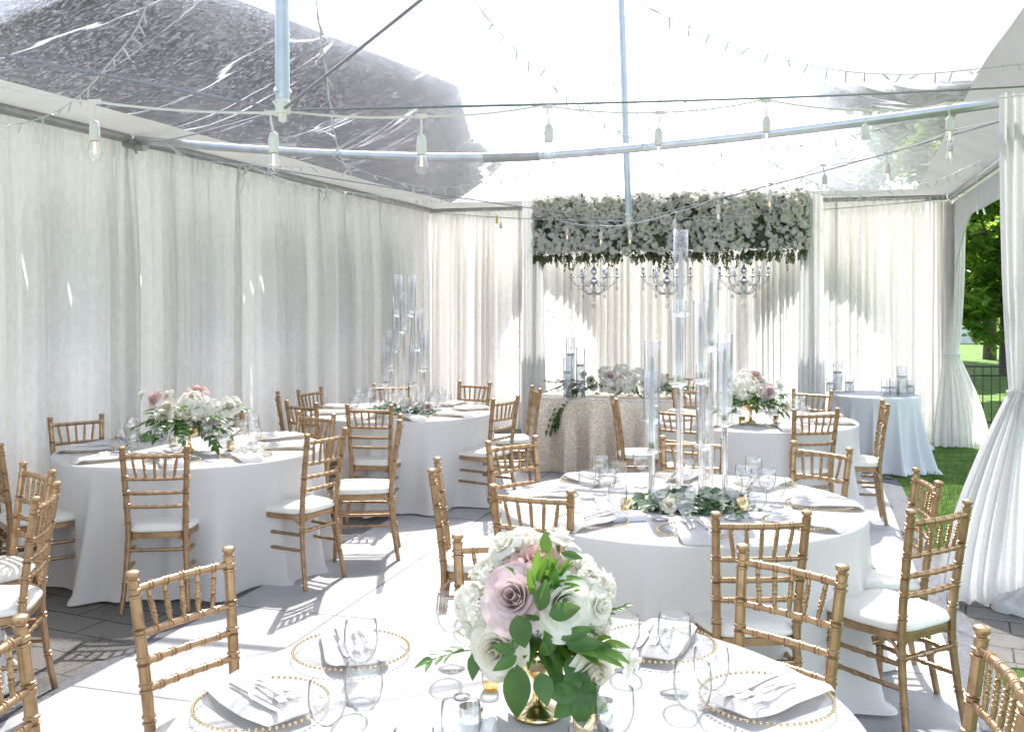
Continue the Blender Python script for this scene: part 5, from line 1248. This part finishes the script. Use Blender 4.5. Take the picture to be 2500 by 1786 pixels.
def hf(mb):
    q = random.Random(5)
    for i in range(1500):
        s = q.uniform(.03, BW - .03); z = q.uniform(Hb - .04, Ht); p = inv @ BPt(s, z, Dp - q.uniform(.02, .1)); d = BN * .8 + Vector((q.gauss(0, .7), q.gauss(0, .7), q.gauss(0, .7))); leaf(mb, p, d, Vector((0, 0, 1)), q.uniform(.05, .09), q.uniform(.02, .035), q.uniform(0, .4), .2, 4)
part('leaves', hf, 'fern', fh)
def hang(mb):
    q = random.Random(6)
    for i in range(240):
        s = q.uniform(.04, BW - .04); dens = noise.noise(Vector((s * 3, 0, 4)))
        L = q.uniform(.05, .12) + (.08 if dens > .1 else 0) * q.random(); p = inv @ BPt(s, Hb + q.uniform(-.03, .03), q.uniform(.0, Dp)); sprig(mb, p, (q.gauss(0, .25), q.gauss(0, .25), -1), L, 6, .036, .014, i, .2, .0012)
part('hanging_fern', hang, 'fern', fh)
part('foam_core', lambda mb: [mb.v.extend([tuple(inv @ BPt(s, z, n)) for s, z, n in ((.06, Hb + .03, -.1), (BW - .06, Hb + .03, -.1), (BW - .06, Hb + .03, Dp - .08), (.06, Hb + .03, Dp - .08), (.06, Ht - .02, -.1), (BW - .06, Ht - .02, -.1), (BW - .06, Ht - .02, Dp - .08), (.06, Ht - .02, Dp - .08))]), mb.f.extend([(0, 1, 2, 3), (7, 6, 5, 4), (0, 4, 5, 1), (1, 5, 6, 2), (2, 6, 7, 3), (3, 7, 4, 0)])], 'fern', fh, 30)
def chandelier(px, Y, label, rot):
    s = FPX / Y; x = (px - 1250) / s; o = empty('chandelier', (x, Y, 2.2), rot); o.scale = (1.14, 1.14, 1.0); tag(o, label, 'chandelier', 'crystal chandeliers under the flower header')
    part('chain', lambda mb: mb.tube([(0, 0, .0), (0, 0, .12)], .006, 6), 'chrome', o)
    part('column', lambda mb: mb.lathe([(.002, .02), (.014, .015), (.018, .0), (.010, -.02), (.022, -.04), (.024, -.055), (.010, -.075), (.008, -.10), (.016, -.12), (.034, -.15), (.036, -.17), (.014, -.195), (.012, -.22), (.03, -.235), (.045, -.26), (.04, -.285), (.018, -.30), (.012, -.32), (.001, -.33)], 16), 'chrome', o)
    for k in range(6):
        a = 2 * PI * k / 6; ca, sa = math.cos(a), math.sin(a)
        pts = [(.035 * ca, .035 * sa, -.26), (.09 * ca, .09 * sa, -.315), (.16 * ca, .16 * sa, -.315), (.215 * ca, .215 * sa, -.27), (.225 * ca, .225 * sa, -.225)]
        arm = part('arm', lambda mb: mb.tube(curve(pts, 5), .0085, 7), 'smoke_crystal', o); c = (.225 * ca, .225 * sa, 0)
        part('drip_dish', lambda mb: mb.lathe([(.006, -.232), (.032, -.222), (.036, -.212), (.03, -.214), (.006, -.222)], 12, c), 'chrome', arm)
        part('candle_sleeve', lambda mb: mb.lathe([(.001, -.215), (.0115, -.215), (.0115, -.115), (.001, -.114)], 10, c), 'chrome', arm)
        part('flame_bulb', lambda mb: mb.lathe([(.003, -.114), (.008, -.104), (.0095, -.094), (.006, -.078), (.0008, -.062)], 8, c), 'flame_glow', arm)
    q = random.Random(int(px))
    for k in range(12):
        a = 2 * PI * k / 12; r0 = .225 if k % 2 == 0 else .12; z0 = -.225 if k % 2 == 0 else -.31; n = 14
        def strand(mb):
            for i in range(n + 1):
                t = i / n; rr = r0 * (1 - t) + .03 * t; z = z0 + (-.40 - z0) * t - .05 * math.sin(PI * t); mb.blob((rr * math.cos(a + t * .5), rr * math.sin(a + t * .5), z), .0085, 5, 4)
            for i in range(q.choice((4, 6, 7))): mb.blob((r0 * math.cos(a), r0 * math.sin(a), z0 - .016 * i - .01), .0085, 5, 4, 1.2)
            mb.blob((r0 * math.cos(a), r0 * math.sin(a), z0 - .125), .014, 6, 4, 1.7)
        part('crystal_strand', strand, 'smoke_crystal', o)
    def drop(mb):
        for i in range(8): mb.blob((0, 0, -.34 - .022 * i), .013 - .0006 * i, 6, 5)
        mb.blob((0, 0, -.54), .024, 8, 6, 1.15)
    part('crystal_drop', drop, 'smoke_crystal', o)
    for k in range(6):
        a = 2 * PI * k / 6 + .5
        def swag(mb):
            for i in range(10): t = i / 9; mb.blob(((.03 + .16 * t) * math.cos(a), (.03 + .16 * t) * math.sin(a), -.05 - .17 * t - .03 * math.sin(PI * t)), .0075, 5, 4)
        part('crystal_strand', swag, 'smoke_crystal', o)
for px, k, lb in ((1450, .78, 'left crystal chandelier under the flower header'), (1628, 1.55, 'middle crystal chandelier, partly behind the tallest tube'), (1816, 2.35, 'right crystal chandelier under the flower header')):
    chandelier(px, BPt(k, 0).y - .02, lb, k * 1.3)

# ---------------------------------------------------------------- bulb strings and mini lights
def sag(p, q, d, n=10):
    p, q = Vector(p), Vector(q); return [p.lerp(q, i / n) - Vector((0, 0, d * 4 * (i / n) * (1 - i / n))) for i in range(n + 1)]
def bulb_part(root, p, sc=1.0, swing=(0, 0)):
    o = MB(); x, y, z = 0, 0, 0
    b = MB(); b.tube([(0, 0, .0), (swing[0] * .3, swing[1] * .3, -.03), (swing[0], swing[1], -.062)], .0035, 6); b.box(0, 0, .0, .038, .012, .014); b.lathe([(.006, -.060), (.013, -.066), (.0165, -.085), (.0165, -.108), (.0175, -.110), (.0175, -.116), (.0155, -.118), (.0155, -.126), (.010, -.127)], 12, (swing[0], swing[1], 0))
    s = b.build('socket', M['white_rubber'], root); s.location = p; s.scale = (sc,) * 3
    g = MB(); g.lathe([(.0115, -.126), (.0135, -.134), (.020, -.152), (.0215, -.166), (.018, -.182), (.010, -.190), (.001, -.192)], 14, (swing[0], swing[1], 0)); gb = g.build('bulb', M['glass'], s, sharp=0)
    f = MB(); f.tube([(swing[0] - .002, swing[1], -.13), (swing[0] - .003, swing[1], -.165), (swing[0] + .003, swing[1], -.165), (swing[0] + .002, swing[1], -.13)], .0008, 5); f.build('filament', M['flame_glow'], gb)
def bulb_string(label, nodes, bulbs, r=.0048, sagd=.02, sc=1.0):
    root = empty('bulb_string', nodes[0]); tag(root, label, 'string lights', 'white bulb strings under the roof'); inv = Matrix.Translation(-Vector(nodes[0])); pts = []
    for a, b in zip(nodes, nodes[1:]): pts += [inv @ p for p in sag(a, b, sagd, 8)][(1 if pts else 0):]
    mb = MB(); mb.tube(pts, r, 6); mb.build('cord', M['white_rubber'], root); q = random.Random(len(label))
    for b in bulbs: bulb_part(root, inv @ Vector(b), sc * 1.12, (q.gauss(0, .008), q.gauss(0, .008)))
    return root
D = 1.1
c_r = T(TW - .05, -6.38, EAVE + .08)
def on_cable(px_d, py_d, A, B):      # depth of the point of cable A-B that stands at this picture column
    A, B = Vector(A), Vector(B); k = (px_d * D - 1250) / FPX; t = (k * A.y - A.x) / ((B.x - A.x) - k * (B.y - A.y)); Y = A.y + t * (B.y - A.y); return at(px_d * D, py_d * D, Y)
n1 = [at(-40, 203, 3.75), at(210 * D, 226 * D, 3.6), at(600 * D, 250 * D, 3.48), at(640 * D, 247 * D, 3.5), on_cable(935, 258, e1, c_r), on_cable(1205, 234, e1, c_r), on_cable(1465, 250, e1, c_r), on_cable(1697, 221, e1, c_r), on_cable(1925, 245, e1, c_r), on_cable(2105, 230, e1, c_r), c_r]
bulb_string('nearest string of big clear bulbs crossing the whole roof under the long cable', n1, [n1[1], n1[2], n1[4], on_cable(1215, 237, e1, c_r), n1[6], on_cable(1700, 224, e1, c_r), n1[8], n1[9]], sagd=.012)
fr_c = T(TW - .05, -6.3, EAVE + .02)
n2 = [T(.05, -.1, EAVE), at(1110 * D, 482 * D, 12.3), at(1258 * D, 493 * D, 11.0), at(1335 * D, 500 * D, 10.2), at(1396 * D, 496 * D, 9.2)] + [on_cable(x, y, e2, fr_c) for x, y in ((1500, 470), (1592, 437), (1710, 407), (1827, 367), (1968, 340), (2117, 288))] + [fr_c]
bulb_string('farther string of clear bulbs running past the thin post to the right eave', n2, n2[1:-1], r=.004, sagd=.015)
def mini(label, pts, seed, step=.11, r=.003, sc=1.5):
    root = empty('mini_light_strand', pts[0]); tag(root, label, 'string lights', 'white mini light strands under the roof'); inv = Matrix.Translation(-Vector(pts[0])); q = random.Random(seed)
    cp = curve([inv @ Vector(p) for p in pts], 12); mb = MB(); mb.tube(cp, r, 5); b = MB(); acc = 0
    tw = [p + Vector((.004 * math.sin(i * 1.9), .004 * math.cos(i * 1.9), 0)) for i, p in enumerate(cp)]; mb.tube(tw, r * .8, 5)
    for a, c in zip(cp, cp[1:]):
        L = (c - a).length; acc += L
        while acc > step:
            acc -= step; p = c - (c - a) * (acc / max(L, 1e-6)); d = Vector((q.gauss(0, .5), q.gauss(0, .5), -.8 + q.gauss(0, .5))).normalized()
            b.tube([p, p + d * .016 * sc, p + d * .030 * sc, p + d * .042 * sc], [.0028 * sc, .0034 * sc, .0030 * sc, .0005], 5)
    mb.build('wire', M['backlit_wire'], root); o = b.build('mini_bulbs', M['backlit_wire'], root); o['kind'] = 'stuff'
def dp(x, y, Y): return at(x * D, y * D, Y)
mini('mini light strand slanting from the top edge down to the thin post', [dp(1045, -8, 5.0), dp(1120, 85, 5.3), dp(1250, 210, 5.7), dp(1390, 300, 6.1), dp(1480, 345, 6.3)], 1, .12)
mini('mini light strand swagged across the upper right of the clear roof', [dp(1395, -6, 4.6), dp(1480, 38, 4.7), dp(1650, 105, 4.9), dp(1850, 155, 5.1), dp(2030, 165, 5.3), dp(2200, 150, 5.5), dp(2290, 140, 5.6)], 2, .12)
mini('mini light strand in the upper left, crossing the steel cable to the eave', [dp(330, 0, 4.4), dp(300, 70, 4.6), dp(240, 145, 4.8), dp(185, 205, 5.0), dp(120, 250, 5.2), dp(40, 275, 5.4), dp(-20, 268, 5.5)], 3, .10)
mini('mini light strand dropping steeply beside the thick post', [dp(700, -8, 4.6), dp(712, 80, 4.8), dp(726, 180, 5.0), dp(738, 270, 5.2), dp(755, 345, 5.4), dp(780, 388, 5.5)], 4, .08)
top2 = [(1380, 165), (1402, 165)]
for k, (ex, ey, Y, mx, my, lb) in enumerate(((1140, 330, 7.6, 1290, 245, 'left outer mini light strand fanning from the thin post'), (1230, 330, 7.8, 1310, 252, 'left inner mini light strand fanning from the thin post'), (1440, 345, 8.0, 1415, 265, 'steep mini light strand falling right of the thin post'), (1600, 325, 7.4, 1500, 250, 'right inner mini light strand fanning from the thin post'), (1660, 320, 7.2, 1530, 232, 'right outer mini light strand fanning from the thin post'))):
    mini(lb, [dp(top2[0 if ex < 1390 else 1][0], 162, 9.25), dp(mx, my, (9.25 + Y) / 2), dp(ex, ey, Y)], 10 + k, .12)
mini('mini light swag hanging below the left half of the cross pipe', [dp(740, 350, 6.9), dp(820, 385, 6.9), dp(950, 415, 6.9), dp(1100, 400, 6.9), dp(1270, 345, 6.8)], 20, .10)
mini('mini light strand wound along the left end of the cross pipe', [dp(370, 318, 7.3), dp(420, 350, 7.25), dp(500, 362, 7.2), dp(600, 368, 7.1), dp(700, 372, 7.0)], 21, .08)
mini('mini light strand along the left eave, from the joint to the back corner', [dp(560, 372, 8.0), dp(660, 408, 9.0), dp(760, 425, 9.8), dp(880, 440, 10.8), dp(960, 445, 11.8), dp(1050, 440, 12.5)], 22, .12)
mini('mini light loop hanging low at the middle right of the cross pipe', [dp(1440, 345, 6.6), dp(1490, 380, 6.7), dp(1540, 385, 6.7), dp(1590, 355, 6.6), dp(1610, 325, 6.5)], 23, .09)
mini('mini light strand trailing under the right half of the cross pipe', [dp(1610, 330, 6.5), dp(1700, 328, 6.5), dp(1800, 320, 6.4), dp(1920, 295, 6.3), dp(2030, 268, 6.2)], 24, .10)
mini('mini light swag along the back right eave beside the flower header', [dp(1660, 330, 7.4), dp(1760, 385, 8.2), dp(1850, 420, 9.0), dp(1950, 440, 9.8), dp(2050, 437, 10.6), dp(2160, 425, 11.2)], 25, .12)
mini('mini light strand rising along the right white border to the eave', [dp(1700, 395, 9.0), dp(1830, 432, 9.2), dp(1960, 425, 9.0), dp(2080, 400, 8.6), dp(2180, 355, 8.0)], 26, .12)
yt = empty('cord_tag', tuple(dp(1103, 478, 12.25))); tag(yt, 'small yellow tag hanging on the bulb cord by the back left corner', 'tag')
part('tag_card', lambda mb: mb.box(0, 0, -.05, .03, .004, .10), 'yellow_tag', yt, 30)
